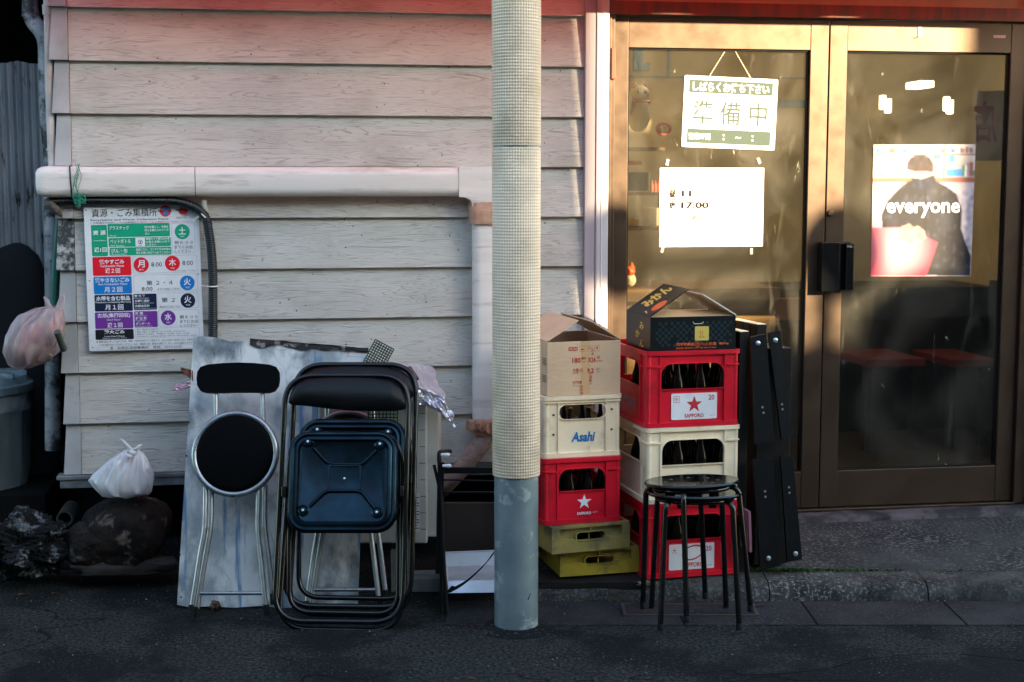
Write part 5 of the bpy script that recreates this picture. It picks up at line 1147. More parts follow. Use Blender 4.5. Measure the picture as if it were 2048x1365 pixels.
for p in fillet(st_, .05, 5): vs.append(p)
b.sheet(lambda u, v: vs[min(len(vs)-1, int(u*(len(vs)-1)+.5))]+Vector((.0, 0, .024*(v-.5)))+RT*(.020*(v-.5)), len(vs)-1, 3, .003); obj('strap', b, m_rubber, tr, world=True, smooth=50)
b = MB(); b.box(0, .40, 0, .02, 0, .20, T(onD(880, 1104, 5.60)) @ Matrix.Rotation(-AZ, 4, 'Z') @ RX(6)); obj('leaning_cardboard', b, mat('dark_brown_panel', (.022, .014, .013), .7, col2=(.03, .02, .016), sc=4), label='dark brown panel propped up behind the trolley frame', cat='panel')
# stainless tray
ty = empty('steel_tray', onD(930, 1190, 5.35), 0, 'pale steel tray tilted on the ground between trolley and pole', 'tray')
FA, FB, FC, FD = onD(895, 1163, 5.28), onD(1030, 1160, 5.28), onD(1030, 1100, 5.52), onD(878, 1106, 5.52)
m1, m2 = onD(893, 1134, 5.50), onD(1030, 1128, 5.50); b = MB(); th = Vector((0, 0, -.003))
def strip(pa, pb_, pc, pd): b.hexa([pa+th, pb_+th, pc+th, pd+th], [pa, pb_, pc, pd])
strip(FA, FB, m2, m1); strip(m1, m2, FC, FD); f1, f2 = onD(897, 1186, 5.25), onD(1030, 1184, 5.25)
b.hexa([FA-HD*.004, FB-HD*.004, f2-HD*.004, f1-HD*.004], [FA, FB, f2, f1]); b.hexa([FA, m1, FD, onD(880, 1120, 5.40)], [p+RT*.003 for p in (FA, m1, FD, onD(880, 1120, 5.40))])
obj('pan', b, m_tray, ty, world=True)
b = MB(); b.tube([FA, FB], .003, 8); b.tube([FD, FC], .003, 8); b.tube([FA, onD(880, 1120, 5.40), FD], .003, 8); b.tube([f1, f2], .002, 8); obj('rim', b, m_tray, ty, world=True, smooth=50)

# ---------------------------------------------------------------- street pole
c = gD(5.0+.078, 8.6/FOC*5.1, 0)
pole = empty('street_pole', c, 0, 'round steel street pole wrapped in a cream embossed cover above its bare galvanised base', 'pole')
kz = lambda y: (onD(1031, y, 5.0).z)
zj, zc = kz(293), kz(958)
b = MB(); b.lathe([(.0785, -.02), (.0785, zc+.01)], 64); obj('base_tube', b, m_galv, pole, smooth=60)
b = MB(); b.lathe([(.0785, zc-.001), (.0838, zc), (.0845, zc+.004), (.0845, zj-.006), (.0835, zj-.003), (.0785, zj-.002)], 96); obj('embossed_cover', b, m_knurl, pole, smooth=30)
b = MB(); b.lathe([(.0790, zj+.003), (.0842, zj+.004), (.0850, zj+.008), (.0850, 5.2), (.07, 5.21)], 96); obj('embossed_cover', b, m_knurl, pole, smooth=30)
b = MB(); b.lathe([(.0800, zj-.008), (.0800, zj+.010)], 64); obj('joint_band', b, m_galv, pole, smooth=60)
b = MB(); b.lathe([(.078, 5.2), (.078, 7)], 48); obj('upper_tube', b, m_galv, pole, smooth=60)
b = MB()
for a0_, z0_, l_ in ((-.9, .135, 1),): b.tube([(.0795*cos(radians(-68)+i*.022), .0795*sin(radians(-68)+i*.022), .118+.0035*i) for i in range(8)], [.0005, .002, .0018, .0012, .001, .0012, .0008, .0004], 6)
obj('scratch', b, m_rubber, pole)
b = MB()                                           # mound of patched asphalt round its foot
b.lathe([(.17, -.004), (.13, .004), (.09, .010), (.075, .012)], 40, T(c)); obj('asphalt_collar', b, m_asphalt, kind='structure', smooth=60)

# ---------------------------------------------------------------- crates
def crate(name, mt, W, Dp, Hc, kind, label, group, loc, rz):
    t = empty(name, loc, rz, label, 'crate', group); th = .006; e = .010
    def wall(w_, M_, hole, wname):
        # corner posts, recessed panel with an opening, ribs
        b = MB(); cw_ = .058; ph = Hc-.012
        holes = [hole] if hole else []
        b.slab([rrect(w_-2*cw_+.008, ph, .002, 1, 0, ph/2+.006)]+holes, th, M_ @ T(0, 0, -.009))
        for s_ in (-1, 1):
            b.box(s_*(w_/2-cw_) if s_ > 0 else -w_/2+.006, w_/2-.006 if s_ > 0 else -(w_/2-cw_), 0, .008, 0, 0, M_) if False else None
            x0_, x1_ = (w_/2-cw_, w_/2-.012) if s_ > 0 else (-w_/2+.012, -w_/2+cw_)
            b.slab([[(x0_, .004), (x1_, .004), (x1_, ph), (x0_, ph)]], .010, M_ @ T(0, 0, -.0075))
            for xr_ in (x0_ if s_ > 0 else x1_,): b.slab([[(xr_-.003, .004), (xr_+.003, .004), (xr_+.003, ph), (xr_-.003, ph)]], .011, M_ @ T(0, 0, -.003))
        if hole:                                   # raised lip round the opening
            n_ = len(hole); cx_ = sum(p[0] for p in hole)/n_; cy_ = sum(p[1] for p in hole)/n_
            out = []
            for (x, y) in hole:
                l_ = math.hypot(x-cx_, y-cy_); out.append((x+(x-cx_)/l_*.007, y+(y-cy_)/l_*.006))
            b.slab([out, hole], .014, M_ @ T(0, 0, -.005))
        return b
    fz_ = lambda: None
    hw = W/2-.058
    if kind == 'arch':                             # tall arched opening over a label panel
        z0_, z1_ = Hc*.50, Hc*.83; r_ = .042
        hole = [(hw-.004, z0_), (hw-.004, z1_-r_)]+[(hw-.004-r_+r_*cos(radians(a)), z1_-r_+r_*sin(radians(a))) for a in range(0, 91, 15)]+[(-hw+.004+r_-r_*cos(radians(90-a)), z1_-r_+r_*sin(radians(90-a))) for a in range(0, 91, 15)]+[(-hw+.004, z0_)]
    elif kind == 'slot':
        hole = rrect(W*.60, Hc*.235, Hc*.11, 8, 0, Hc*.735)
    F = Matrix(((1, 0, 0, 0), (0, 0, -1, -Dp/2+.0), (0, 1, 0, 0), (0, 0, 0, 1)))
    Bk = RZ(180) @ F; Lf = RZ(-90) @ Matrix(((1, 0, 0, 0), (0, 0, -1, -W/2), (0, 1, 0, 0), (0, 0, 0, 1))); Rg = RZ(90) @ Matrix(((1, 0, 0, 0), (0, 0, -1, -W/2), (0, 1, 0, 0), (0, 0, 0, 1)))
    obj('end_wall', wall(W, F, hole, 'f'), mt, t, bevel=.0012, seg=1); obj('end_wall', wall(W, Bk, hole, 'b'), mt, t)
    hs_ = []
    hd2 = Dp/2-.07; z0_, z1_ = (Hc*.52, Hc*.84); r_ = .04
    hole2 = [(hd2, z0_), (hd2, z1_-r_)]+[(hd2-r_+r_*cos(radians(a)), z1_-r_+r_*sin(radians(a))) for a in range(0, 91, 30)]+[(-hd2+r_-r_*cos(radians(90-a)), z1_-r_+r_*sin(radians(90-a))) for a in range(0, 91, 30)]+[(-hd2, z0_)]
    obj('side_wall', wall(Dp, Lf, hole2, 'l'), mt, t); obj('side_wall', wall(Dp, Rg, hole2, 'r'), mt, t)
    for s1 in (-1, 1):
        for s2 in (-1, 1): b = MB(); b.lathe([(.013, .004), (.013, Hc-.006)], 12, T(s1*(W/2-.0135), s2*(Dp/2-.0135), 0)); obj('corner_post', b, mt, t, smooth=50)
    b = MB()
    def rimring(z0_, z1_, o, i): b.slab([rrect(W+2*o, Dp+2*o, .022, 5), rrect(W-2*i, Dp-2*i, .012, 5)], z1_-z0_, T(0, 0, (z0_+z1_)/2))
    rimring(Hc-.016, Hc, .006, .008); rimring(.0, .018, .004, .010)
    if kind == 'arch': 
        # second ridge, on the corners only
        zz = Hc*.80
        for s1 in (-1, 1):
            for s2 in (-1, 1):
                cx_, cy_ = s1*(W/2-.029), s2*(Dp/2-.029); b.slab([rrect(.066, .066, .016, 4, cx_, cy_), rrect(.046, .046, .01, 4, cx_-s1*.003, cy_-s2*.003)], .006, T(0, 0, zz))
    else: rimring(Hc*.885, Hc*.90, .005, .008)
    obj('rim', b, mt, t, bevel=.0025, seg=2)
    b = MB(); b.box(-W/2+.01, W/2-.01, -Dp/2+.01, Dp/2-.01, .010, .016); obj('floor', b, mt, t)
    b = MB(); nx_, ny_ = 4, 5; zt = Hc*.44
    for i in range(1, nx_): x = -W/2+W*i/nx_; b.box(x-.002, x+.002, -Dp/2+.013, Dp/2-.013, .017, zt)
    for j in range(1, ny_): y = -Dp/2+Dp*j/ny_; b.box(-W/2+.013, W/2-.013, y-.002, y+.002, .0175, zt-.002)
    obj('divider', b, mt, t)
    return t
def bottles(t, W, Dp, Hc, rows, where, scale=1.0, cap=True, frac=.94):
    pr = None
    for j in range(rows):
        for i in range(4):
            x = -W/2+W*(i+.5)/4; y = -Dp/2+Dp*(j+.5)/5; k = Hc*frac/.29
            if pr is None:
                g = empty('beer_bottle', (0, 0, 0), 0); b = MB(); b.lathe([(p*k*.86, z*k) for p, z in ((.030, 0), (.036, .006), (.036, .145), (.030, .175), (.019, .205), (.0145, .235), (.0135, .262), (.0165, .264), (.0165, .276), (.013, .278))], 20); obj('glass', b, m_glassb, g, smooth=50)
                if cap: b = MB(); b.lathe([(.0165*k*.9, .276*k), (.0175*k*.9, .270*k), (.0165*k*.9, .284*k), (.0*k, .286*k)], 16); obj('cap', b, m_cap, g, smooth=40)
                o = g; pr = g
            else: o = copy_tree(pr)
            o.location = t.location + Matrix.Rotation(t.rotation_euler.z, 3, 'Z') @ Vector((x, y, .018)); o.rotation_euler.z = i*.7
            o['label'] = 'brown beer bottle standing in the %s' % where; o['category'] = 'bottle'; o['group'] = 'bottles in the %s' % where
def front(t, W, Dp): return lambda X=0, Z=0, y=.0: Matrix(((1, 0, 0, X), (0, 0, -1, -Dp/2-y), (0, 1, 0, Z), (0, 0, 0, 1)))
def star(r, n=5, a0=90): return [((r if k % 2 == 0 else r*.40)*cos(radians(a0+36*k)), (r if k % 2 == 0 else r*.40)*sin(radians(a0+36*k))) for k in range(2*n)]
rzA = -math.degrees(AZ)+14
# right stack
W, Dp, Hc = .378, .455, .292
px_per = 2900/5.55
def base(px, z, D): s = (px-1024)/FOC; r = ray(px, 1100); k = D/r.dot(HD); p = CAM+r*k; return Vector((p.x, p.y, z))
fcR = base(1384, 0, 5.47)                           # middle of the front face
ctr = lambda f, dz, dp: Vector((f.x, f.y, dz)) + Matrix.Rotation(radians(rzA), 3, 'Z') @ Vector((0, dp/2, 0))
zR = .078
g_r = 'beer crates in the right stack'
r1 = crate('beer_crate', m_red, W, Dp, Hc, 'arch', 'red beer crate with an oval-marked label, bottom of the right stack behind the stools', g_r, ctr(fcR, zR, Dp), rzA)
r2 = crate('beer_crate', m_cream, W, Dp, Hc, 'arch', 'cream beer crate sandwiched between two red ones in the right stack', g_r, ctr(fcR+RT*-.003, zR+Hc+.001, Dp), rzA+.6)
r3 = crate('beer_crate', m_red, W, Dp, Hc, 'arch', 'red beer crate with a big red star label, holding the black box', g_r, ctr(fcR+RT*-.006, zR+2*Hc+.002, Dp), rzA)
bottles(r1, W, Dp, Hc, 3, 'bottom red crate of the right stack'); bottles(r2, W, Dp, Hc, 3, 'cream crate of the right stack'); bottles(r3, W, Dp, Hc, 3, 'topmost red crate of the right stack', cap=False, frac=.90)
def placard(t, W, Dp, Hc, oval):
    fm = front(t, W, Dp); w_, h_ = W*.49, Hc*.345; M_ = fm(.008 if not oval else .0, Hc*.265, -.0035)
    b = MB(); b.slab([rrect(w_, h_, .005)], .003, M_); p = obj('label', b, mat('crate_label', (.76, .76, .76), .4, col2=(.66, .67, .69), sc=9), t)
    b = MB(); z = .0019
    if oval:
        A = [(x*1.15+.004, y*.72+h_*.14) for x, y in circ(.040, 40)]; A = [(x*cos(.32)-(y-h_*.14)*sin(.32)*1, h_*.14+x*sin(.32)+(y-h_*.14)*cos(.32)) for x, y in A]
        B = [(.0+x*.86, h_*.14+(y-h_*.14)*.80) for x, y in A]; b.ring(A, B, z, M_); b.text('20', w_*.31, w_*.44, h_*.18, h_*.38, z, M_, .02); b.text('★PPORO', -w_*.18, w_*.26, -h_*.42, -h_*.18, z, M_, .03)
        b.text('大', -w_*.44, -w_*.33, h_*.14, h_*.36, z, M_, .0)
        b.text('H-97', w_*.34, w_*.46, -h_*.40, -h_*.35, z, M_)
    else:
        b.poly([(x, y+h_*.06) for x, y in star(.034)], z, M_) if False else None
        v_, f_ = filled([star(.034)], 0); S5 = star(.034)
        b.add([M_ @ Vector((0, h_*.07, z))]+[M_ @ Vector((x, y+h_*.07, z)) for x, y in S5], [(0, k+1, (k+1) % 10+1) for k in range(10)])
        b.text('20', w_*.31, w_*.44, h_*.22, h_*.42, z, M_, .02); b.text('SAPPORO', -w_*.21, w_*.21, -h_*.43, -h_*.28, z, M_, .03); b.text('中', -w_*.43, -w_*.35, h_*.20, h_*.36, z, M_)
        b.ring(rrect(w_*.13, h_*.24, .002, 3, -w_*.39, h_*.28), rrect(w_*.115, h_*.21, .002, 3, -w_*.39, h_*.28), z, M_); b.text('50-97', w_*.35, w_*.46, -h_*.40, -h_*.36, z, M_)
    obj('lettering', b, paint((.52, .02, .03)), p)
placard(r3, W, Dp, Hc, False); placard(r1, W, Dp, Hc, True)
b = MB(); M_ = RZ(-90) @ Matrix(((1, 0, 0, 0), (0, 0, -1, -W/2), (0, 1, 0, Hc*.27), (0, 0, 0, 1))); b.text('SAPPORO', -.10, .10, -.025, .02, .0003-.003, M_, .02)
obj('side_lettering', b, paint((.42, .30, .32)), r3)
# left stack
fcL = base(1168, 0, 5.44); rzL = rzA+1
W2, D2, H2 = .300, .40, .245
zL = .088
yl = 'flat yellow crates at the foot of the left stack'
def low_crate(mt, W, Dp, Hc, label, loc, rz):
    t = empty('low_crate', loc, rz, label, 'crate', yl); b = MB(); fm = front(t, W, Dp)
    hole = rrect(W*.36, Hc*.30, Hc*.14, 7, 0, Hc*.56)
    F = Matrix(((1, 0, 0, 0), (0, 0, -1, -Dp/2), (0, 1, 0, 0), (0, 0, 0, 1)))
    out = [(-W/2, 0), (W/2, 0), (W/2, Hc), (-W/2, Hc)]
    b.slab([out, hole], .006, F @ T(0, 0, -.022)); 
    # lower lip standing proud, with the grip dropping into it, and two end posts
    lip = [(-W/2+.0, .0), (W/2, 0), (W/2, Hc*.9), (W/2-.032, Hc*.9), (W/2-.032, Hc*.52), (W*.20, Hc*.48), (W*.16, Hc*.36), (-W*.16, Hc*.36), (-W*.20, Hc*.48), (-W/2+.032, Hc*.52), (-W/2+.032, Hc*.9), (-W/2, Hc*.9)]
    b.slab([lip], .020, F @ T(0, 0, -.010)); ol = [(x*1.08, Hc*.56+(y-Hc*.56)*1.18) for x, y in hole]; b.slab([ol, hole], .018, F @ T(0, 0, -.012))
    b.slab([[(-.003, Hc*.72), (.003, Hc*.72), (.003, Hc), (-.003, Hc)]], .016, F @ T(0, 0, -.012)); b.slab([[(-.002, Hc*.41), (.002, Hc*.41), (.002, Hc*.71), (-.002, Hc*.71)]], .01, F @ T(0, 0, -.026))
    b.slab([rrect(W, Dp, .006, 3), rrect(W-.024, Dp-.024, .004, 3)], .010, T(0, 0, Hc-.005))
    obj('front_wall', b, mt, t, bevel=.0015, seg=1)
    b = MB(); b.box(-W/2, -W/2+.006, -Dp/2+.026, Dp/2, 0, Hc-.011); obj('side_wall', b, mt, t, bevel=.001); b = MB(); b.box(W/2-.006, W/2, -Dp/2+.026, Dp/2, 0, Hc-.011); obj('side_wall', b, mt, t, bevel=.001)
    b = MB(); b.box(-W/2+.007, W/2-.007, Dp/2-.006, Dp/2, 0, Hc-.011); b.box(-W/2+.007, W/2-.007, -Dp/2+.027, Dp/2-.007, .002, .008); obj('tub', b, mt, t)
    return t
w2, h2 = .318, .100
y1c = low_crate(m_yellow2, w2, .40, h2, 'bright yellow flat crate with a grip slot at the bottom of the left stack', ctr(base(1200, 0, 5.46), zL, .40), rzL-1)
y2c = low_crate(m_yellow, w2+.006, .40, h2+.004, 'dull yellow dirty flat crate resting crooked on the bright yellow one', ctr(base(1172, 0, 5.42), zL+h2+.001, .40), rzL+5)
zz = zL+2*h2+.006
l1 = crate('beer_crate', m_red, W2+.012, D2, H2+.010, 'arch', 'small red crate with a plain white star in the left stack', 'beer crates in the left stack', ctr(base(1162, 0, 5.44), zz, D2), rzL)
l2 = crate('beer_crate', m_cream, W2+.008, D2, H2-.008, 'slot', 'cream crate with blue lettering and a slot opening under the cardboard box', 'beer crates in the left stack', ctr(base(1161, 0, 5.45), zz+H2+.011, D2), rzL+.5)
bottles(l1, W2, D2, H2, 2, 'small red crate of the left stack', cap=False, frac=.86); bottles(l2, W2, D2, H2, 2, 'cream slotted crate of the left stack', frac=.72)
fm = front(l1, W2, D2); b = MB(); M_ = fm(.010, (H2)*.30, -.0045); S5 = star(.030); b.add([M_ @ Vector((0, .008, 0))]+[M_ @ Vector((x, y+.008, 0)) for x, y in S5], [(0, k+1, (k+1) % 10+1) for k in range(10)])
b.text('SAPPORO', -.028, .028, -.042, -.031, 0, M_, .03); b.text('M-19', .036, .052, -.036, -.032, 0, M_, .02); obj('lettering', b, m_white, l1)
fm = front(l2, W2, D2); b = MB(); M_ = fm(.005, (H2)*.30, -.0045)
v_, f_, a0, b0, c0_, d0 = glyphs('Asahi', .03, .18)
b.text('Asahi', -.048, .048, -.016, .022, 0, M_, .035, .22); obj('lettering', b, paint((.0, .16, .42)), l2)
for x in (-.115, .118):
    for z in (.10, .178) if x > 0 else (.09, .165): b = MB(); b.lathe([(.0, 0), (.0048, 0), (.0048, .002), (0, .002)], 12, fm(x, z, -.003)); obj('peg_hole', b, paint((.10, .05, .02)), l2)
b = MB(); M_ = RZ(-90) @ Matrix(((1, 0, 0, .05), (0, 0, -1, -(W2+.008)/2-.0), (0, 1, 0, .09), (0, 0, 0, 1))); b.slab([rrect(.10, .09, .004)], .002, M_); obj('side_label', b, paint((.01, .09, .35)), l2)
# open carton on the left stack
def carton(name, mt, mi, W, Dp, Hc, label, loc, rz, flaps, cat='box'):
    t = empty(name, loc, rz, label, cat); th = .004
    b = MB(); b.box(-W/2, W/2, -Dp/2, -Dp/2+th, 0, Hc); obj('front_wall', b, mt, t, bevel=.001)
    b = MB(); b.box(-W/2, -W/2+th, -Dp/2+th, Dp/2, 0, Hc); obj('side_wall', b, mt, t, bevel=.001); b = MB(); b.box(W/2-th, W/2, -Dp/2+th, Dp/2, 0, Hc); obj('side_wall', b, mt, t, bevel=.001)
    b = MB(); b.box(-W/2+th, W/2-th, Dp/2-th, Dp/2, 0, Hc); b.box(-W/2+th, W/2-th, -Dp/2+th, Dp/2-th, .001, .004); obj('back_wall', b, mt, t)
    b = MB(); b.box(-W/2+th, W/2-th, -Dp/2+th+.0002, -Dp/2+th+.001, .005, Hc-.001); b.box(-W/2+th, W/2-th, Dp/2-th-.001, Dp/2-th-.0002, .005, Hc-.001); b.box(-W/2+th+.0002, -W/2+th+.001, -Dp/2+.006, Dp/2-.006, .005, Hc-.001); b.box(W/2-th-.001, W/2-th-.0002, -Dp/2+.006, Dp/2-.006, .005, Hc-.001); obj('lining', b, mi, t)
    return t
Wc, Dc, Hb = .292, .38, .205
zc_ = zz+H2+.012+H2-.008
cb_ = carton('cardboard_box', m_card, m_cardin, Wc, Dc, Hb, 'open brown cardboard box with red printing on top of the left stack', ctr(base(1163, 0, 5.45), zc_, Dc), rzL+1, None)
def flap(t, hinge, W, L_, ang, mt, y0_, y1_, skew=0.0, name='flap', jag=0, seed=0):
    # flap hinged on the x=+-W/2 top edge, leaning inwards by ang from the horizontal
    s_ = 1 if hinge > 0 else -1; b = MB(); n_ = 14
    def f(u, v):
        y = y0_+(y1_-y0_)*u+skew*v*L_; l_ = L_*v*(1+(jag*noise.noise(Vector((u*14, seed, 0))) if v > .9 else 0)); return (s_*W/2-s_*l_*cos(radians(ang)), y, Hz+l_*sin(radians(ang))+.004*sin(v*pi)*noise.noise(Vector((u*3, seed, 1))))
    b.sheet(f if s_ < 0 else (lambda u, v: f(1-u, v)), n_, 8, .004); return obj(name, b, mt, t, smooth=30)
Hz = Hb+.001
flap(cb_, -1, Wc, .150, 30, m_card, -Dc/2+.0, Dc/2, .12, jag=.05, seed=3); flap(cb_, 1, Wc, .135, 32, m_card, -Dc/2+.0, Dc/2, .05, jag=.08, seed=6)
b = MB(); b.sheet(lambda u, v: (-Wc/2+.01+(Wc-.02)*u, -Dc/2+.003+.09*v, Hb-.004-.055*v), 8, 4, .004); obj('flap', b, m_cardin, cb_, smooth=30)
fm = front(cb_, Wc, Dc); M_ = fm(0, 0, .0006); b = MB(); b.box(.018-.0, .060, 0, 0, 0, 0) if False else None
b.slab([[(-.030, 0), (.004, 0), (.004, Hb), (-.030, Hb)]], .0004, M_ @ T(.018, 0, 0)); b.slab([[(.0, 0), (.030, 0), (.030, Hb), (.0, Hb)]], .0004, M_ @ T(.024, 0, 0)) if False else None
obj('parcel_tape', b, m_tapeb, cb_)
M_ = fm(0, 0, .0014); b = MB(); tz = Hb
def ct(s_, x0, x1, y0, y1, bold=0.0): b.text(s_, x0, x1, y0, y1, 0, M_, bold)
ct('180', -.048, -.015, Hb*.60, Hb*.70, .02); ct('毫升', -.012, .008, Hb*.66, Hb*.71, .02); ct('ml', -.010, .004, Hb*.61, Hb*.64); ct('X24', .014, .045, Hb*.605, Hb*.695, .03); ct('瓶', .052, .062, Hb*.67, Hb*.72); ct('BOTTLES', .048, .072, Hb*.61, Hb*.64)
ct('毛重', -.046, -.022, Hb*.44, Hb*.50, .01); ct('G.W', -.046, -.022, Hb*.40, Hb*.43); ct('约', -.018, -.006, Hb*.43, Hb*.50); ct('9.2', .012, .038, Hb*.405, Hb*.495, .03); ct('公斤', .048, .062, Hb*.45, Hb*.50); ct('kgs', .050, .062, Hb*.41, Hb*.435)
ct('生产日期', -.046, -.010, Hb*.21, Hb*.27, .01); ct('MFG.DATE', -.046, -.014, Hb*.17, Hb*.19)
for k_, s_ in enumerate('保质期见'): ct(s_, -.018, -.004, Hb*.13-k_*.012, Hb*.18-k_*.012)
for k_, s_ in enumerate('石榴果汁'): ct(s_, .018, .032, Hb*.36-k_*.012, Hb*.41-k_*.012)
for k_, s_ in enumerate('纯果'): ct(s_, .028, .038, Hb*.80-k_*.013, Hb*.85-k_*.013)
v0 = rrect(.036, .014, .002, 3, -.045, Hb*.865)
b.slab([v0], .0001, M_)
for cx_ in (-.008, .022, .051):
    b.ring(rrect(.021, .023, .001, 2, cx_, Hb*.865), rrect(.0195, .0215, .001, 2, cx_, Hb*.865), 0, M_)
ct('↑↑', .015, .029, Hb*.84, Hb*.90, .03); ct('¥', .047, .055, Hb*.84, Hb*.90, .02); b.slab([[(-.014, Hb*.84), (-.002, Hb*.84), (-.004, Hb*.865), (-.012, Hb*.865)]], .0001, M_)
obj('red_printing', b, m_ink_red, cb_)
b = MB(); M_2 = fm(0, 0, .0020); b.text('08104', -.060, -.030, Hb*.842, Hb*.888, 0, M_2, .02); obj('box_number', b, m_card, cb_)
b = MB(); M_ = RZ(-90) @ Matrix(((1, 0, 0, 0), (0, 0, -1, -Wc/2-.0006), (0, 1, 0, 0), (0, 0, 0, 1)))
for z_ in (.05, .115):
    for k_ in range(5): b.slab([[(.13, z_+k_*.006), (.175, z_+k_*.006), (.175, z_+.003+k_*.006), (.13, z_+.003+k_*.006)]], .0002, M_)
obj('side_printing', b, m_ink_dark, cb_)
# black printed fruit box
Wk, Dk, Hk = .342, .30, .135
zk = zR+3*Hc+.002-.006
bx = carton('fruit_box', m_boxblk, m_boxin, Wk, Dk, Hk, 'open black checkered fruit box with a yellow size square on the top red crate', ctr(base(1382, 0, 5.475), zk, Dk), rzA-1, None)
Hz = Hk+.001
fm = front(bx, Wk, Dk); M_ = fm(0, 0, .0006); b = MB(); s_ = .0118
for i in range(26):
    for j in range(8):
        if (i+j) % 2 == 0 and not (10 < i < 15 and j > 6) and R.random() < .93: x = -.150+i*s_; z = .022+j*s_; b.slab([[(x, z), (x+s_*.92, z), (x+s_*.92, z+s_*.92), (x, z+s_*.92)]], .0002, M_)
obj('check_pattern', b, m_boxchk, bx)
b = MB(); M_ = fm(0, 0, .0014); b.slab([rrect(.056, .054, .004, 4, .034, .070)], .0004, M_); pt = obj('size_square', b, m_ink_yel, bx)
b = MB(); M_ = fm(0, 0, .0022); b.text('2L', .021, .046, .054, .080, 0, M_, .01); obj('size_lettering', b, paint((.55, .22, .05)), pt)
b = MB(); M_ = fm(0, 0, .0016); b.text('西宇和農協', -.068, .004, .024, .036, 0, M_, .02); b.ring(circ(.011, 24, .017, .030), circ(.0095, 24, .017, .030), 0, M_); b.text('カ', .011, .023, .024, .036, 0, M_, .02)
b.text('川上共選', .030, .092, .024, .036, 0, M_, .01); b.text('量目5kg', .104, .142, .025, .034, 0, M_, .02); b.text('愛媛県八幡浜市川上町 TEL 0894-27-0226', -.068, .092, .012, .019, 0, M_, .01); obj('orange_lettering', b, m_ink_or, bx)
b = MB(); b.tube([fm(0, 0, .001) @ Vector(p) for p in ((-.002, .115, 0), (.003, .107, 0), (.022, .107, 0), (.036, .108, 0), (.040, .114, 0))], .0012, 6); obj('hand_hole', b, m_boxcream, bx)
fl = flap(bx, -1, Wk, .185, 33, m_boxblk, -Dk/2, Dk/2-.01, .05, jag=0, seed=1)
fr_ = flap(bx, 1, Wk, .155, 31, m_boxcream, -Dk/2, Dk/2-.01, .02, jag=0, seed=2)
# printing on the left flap (drawn in the flap's own plane)
def fp(u, v, z=.0012):                              # u along the hinge (0 front), v from hinge to free edge
    a = radians(33); y = -Dk/2+(Dk-.01)*u+.05*v*.185; l_ = .185*v; return Vector((-Wk/2+l_*cos(a)-z*sin(a), y, Hz+l_*sin(a)+z*cos(a)+.0015))
def fpoly(name, Ls, m): 
    b_ = MB()
    for L_ in Ls: b_.add([fp(u, v, .0035) for u, v in L_], [tuple(range(len(L_)))])
    return obj(name, b_, m, fl)
fpoly('fruit_print', [[(.16+.13*cos(a), .34+.19*sin(a)) for a in [2*pi*k/24 for k in range(24)]]], m_ink_or)
b = MB(); N2 = [fp(.16+.20*cos(a), .30+.27*sin(a), .0030) for a in [2*pi*k/24 for k in range(24)]]; b.tube(N2, .0010, 5, True); obj('leaf_print', b, paint((.10, .035, .04)), fl)
b = MB(); v_, f_, a0, b0, c0_, d0 = glyphs('みかん', .05)
b.add([fp(.86-(q-c0_)/(d0-c0_)*.42, .30+(p-a0)/(b0-a0)*.66, .0036) if False else fp(.42+(q-c0_)/(d0-c0_)*.42, .22+(p-a0)/(b0-a0)*.70, .0036) for p, q in v_], f_); obj('yellow_print', b, m_ink_yel, fl)
b = MB(); M_ = RZ(-90) @ Matrix(((1, 0, 0, 0), (0, 0, -1, -Wk/2-.0008), (0, 1, 0, 0), (0, 0, 0, 1)))
for k_, s_2 in enumerate('みかん'): b.text(s_2, .02-.05*(k_ % 2), .07-.05*(k_ % 2), .078-k_*.034, .108-k_*.034, 0, M_, .03)
obj('side_yellow_print', b, m_ink_yel, bx)
b = MB(); b.sheet(lambda u, v: (-Wk/2+.006+(Wk-.012)*u, Dk/2-.004-.08*v, Hk-.002-.050*v), 8, 4, .004); obj('flap', b, m_boxin, bx, smooth=30)
b = MB(); b.sheet(lambda u, v: (-Wk/2+.006+(Wk-.012)*u, -Dk/2+.006+.085*v, Hk-.002+.018*v), 8, 4, .004); obj('flap', b, m_boxin, bx, smooth=30)

# plank under the left stack and along the gutter
b = MB(); n_ = 20; s_a, s_b = .10, .50; vs = []
b.sheet(lambda u, v: gD(5.40+.14*v, s_a+(s_b-s_a)*u+.008*noise.noise(Vector((v*6, u*2, 0)))*(u > .9), .072+.012*v+.004*noise.noise(Vector((u*4, v*3, 0)))), 20, 6, .05)
pk = obj('plank', b, m_wood, label='dark weathered plank lying on the kerb below the yellow crates', cat='plank', smooth=30)
b = MB(); b.sheet(lambda u, v: gD(5.396-.004*v, s_a+(s_b+.02-s_a)*u, .022-.014*v+.010*noise.noise(Vector((u*22, v*2, 0)))), 60, 3, .004); obj('split_edge', b, m_woodedge, pk, world=False) if False else obj('wood_splinter', b, m_woodedge, label='long pale splinter along the foot of the dark plank', cat='splinter')
b = MB(); b.rock(gD(5.39, .515, .072), (.035, .02, .010), 3, .6, 2.5, 4, .15); obj('splintered_end', b, mat('pale_splinter', (.22, .17, .13), .8, col2=(.06, .04, .03), sc=20), label='pale splintered wood end beside the bottom red crate', cat='splinter', smooth=40)

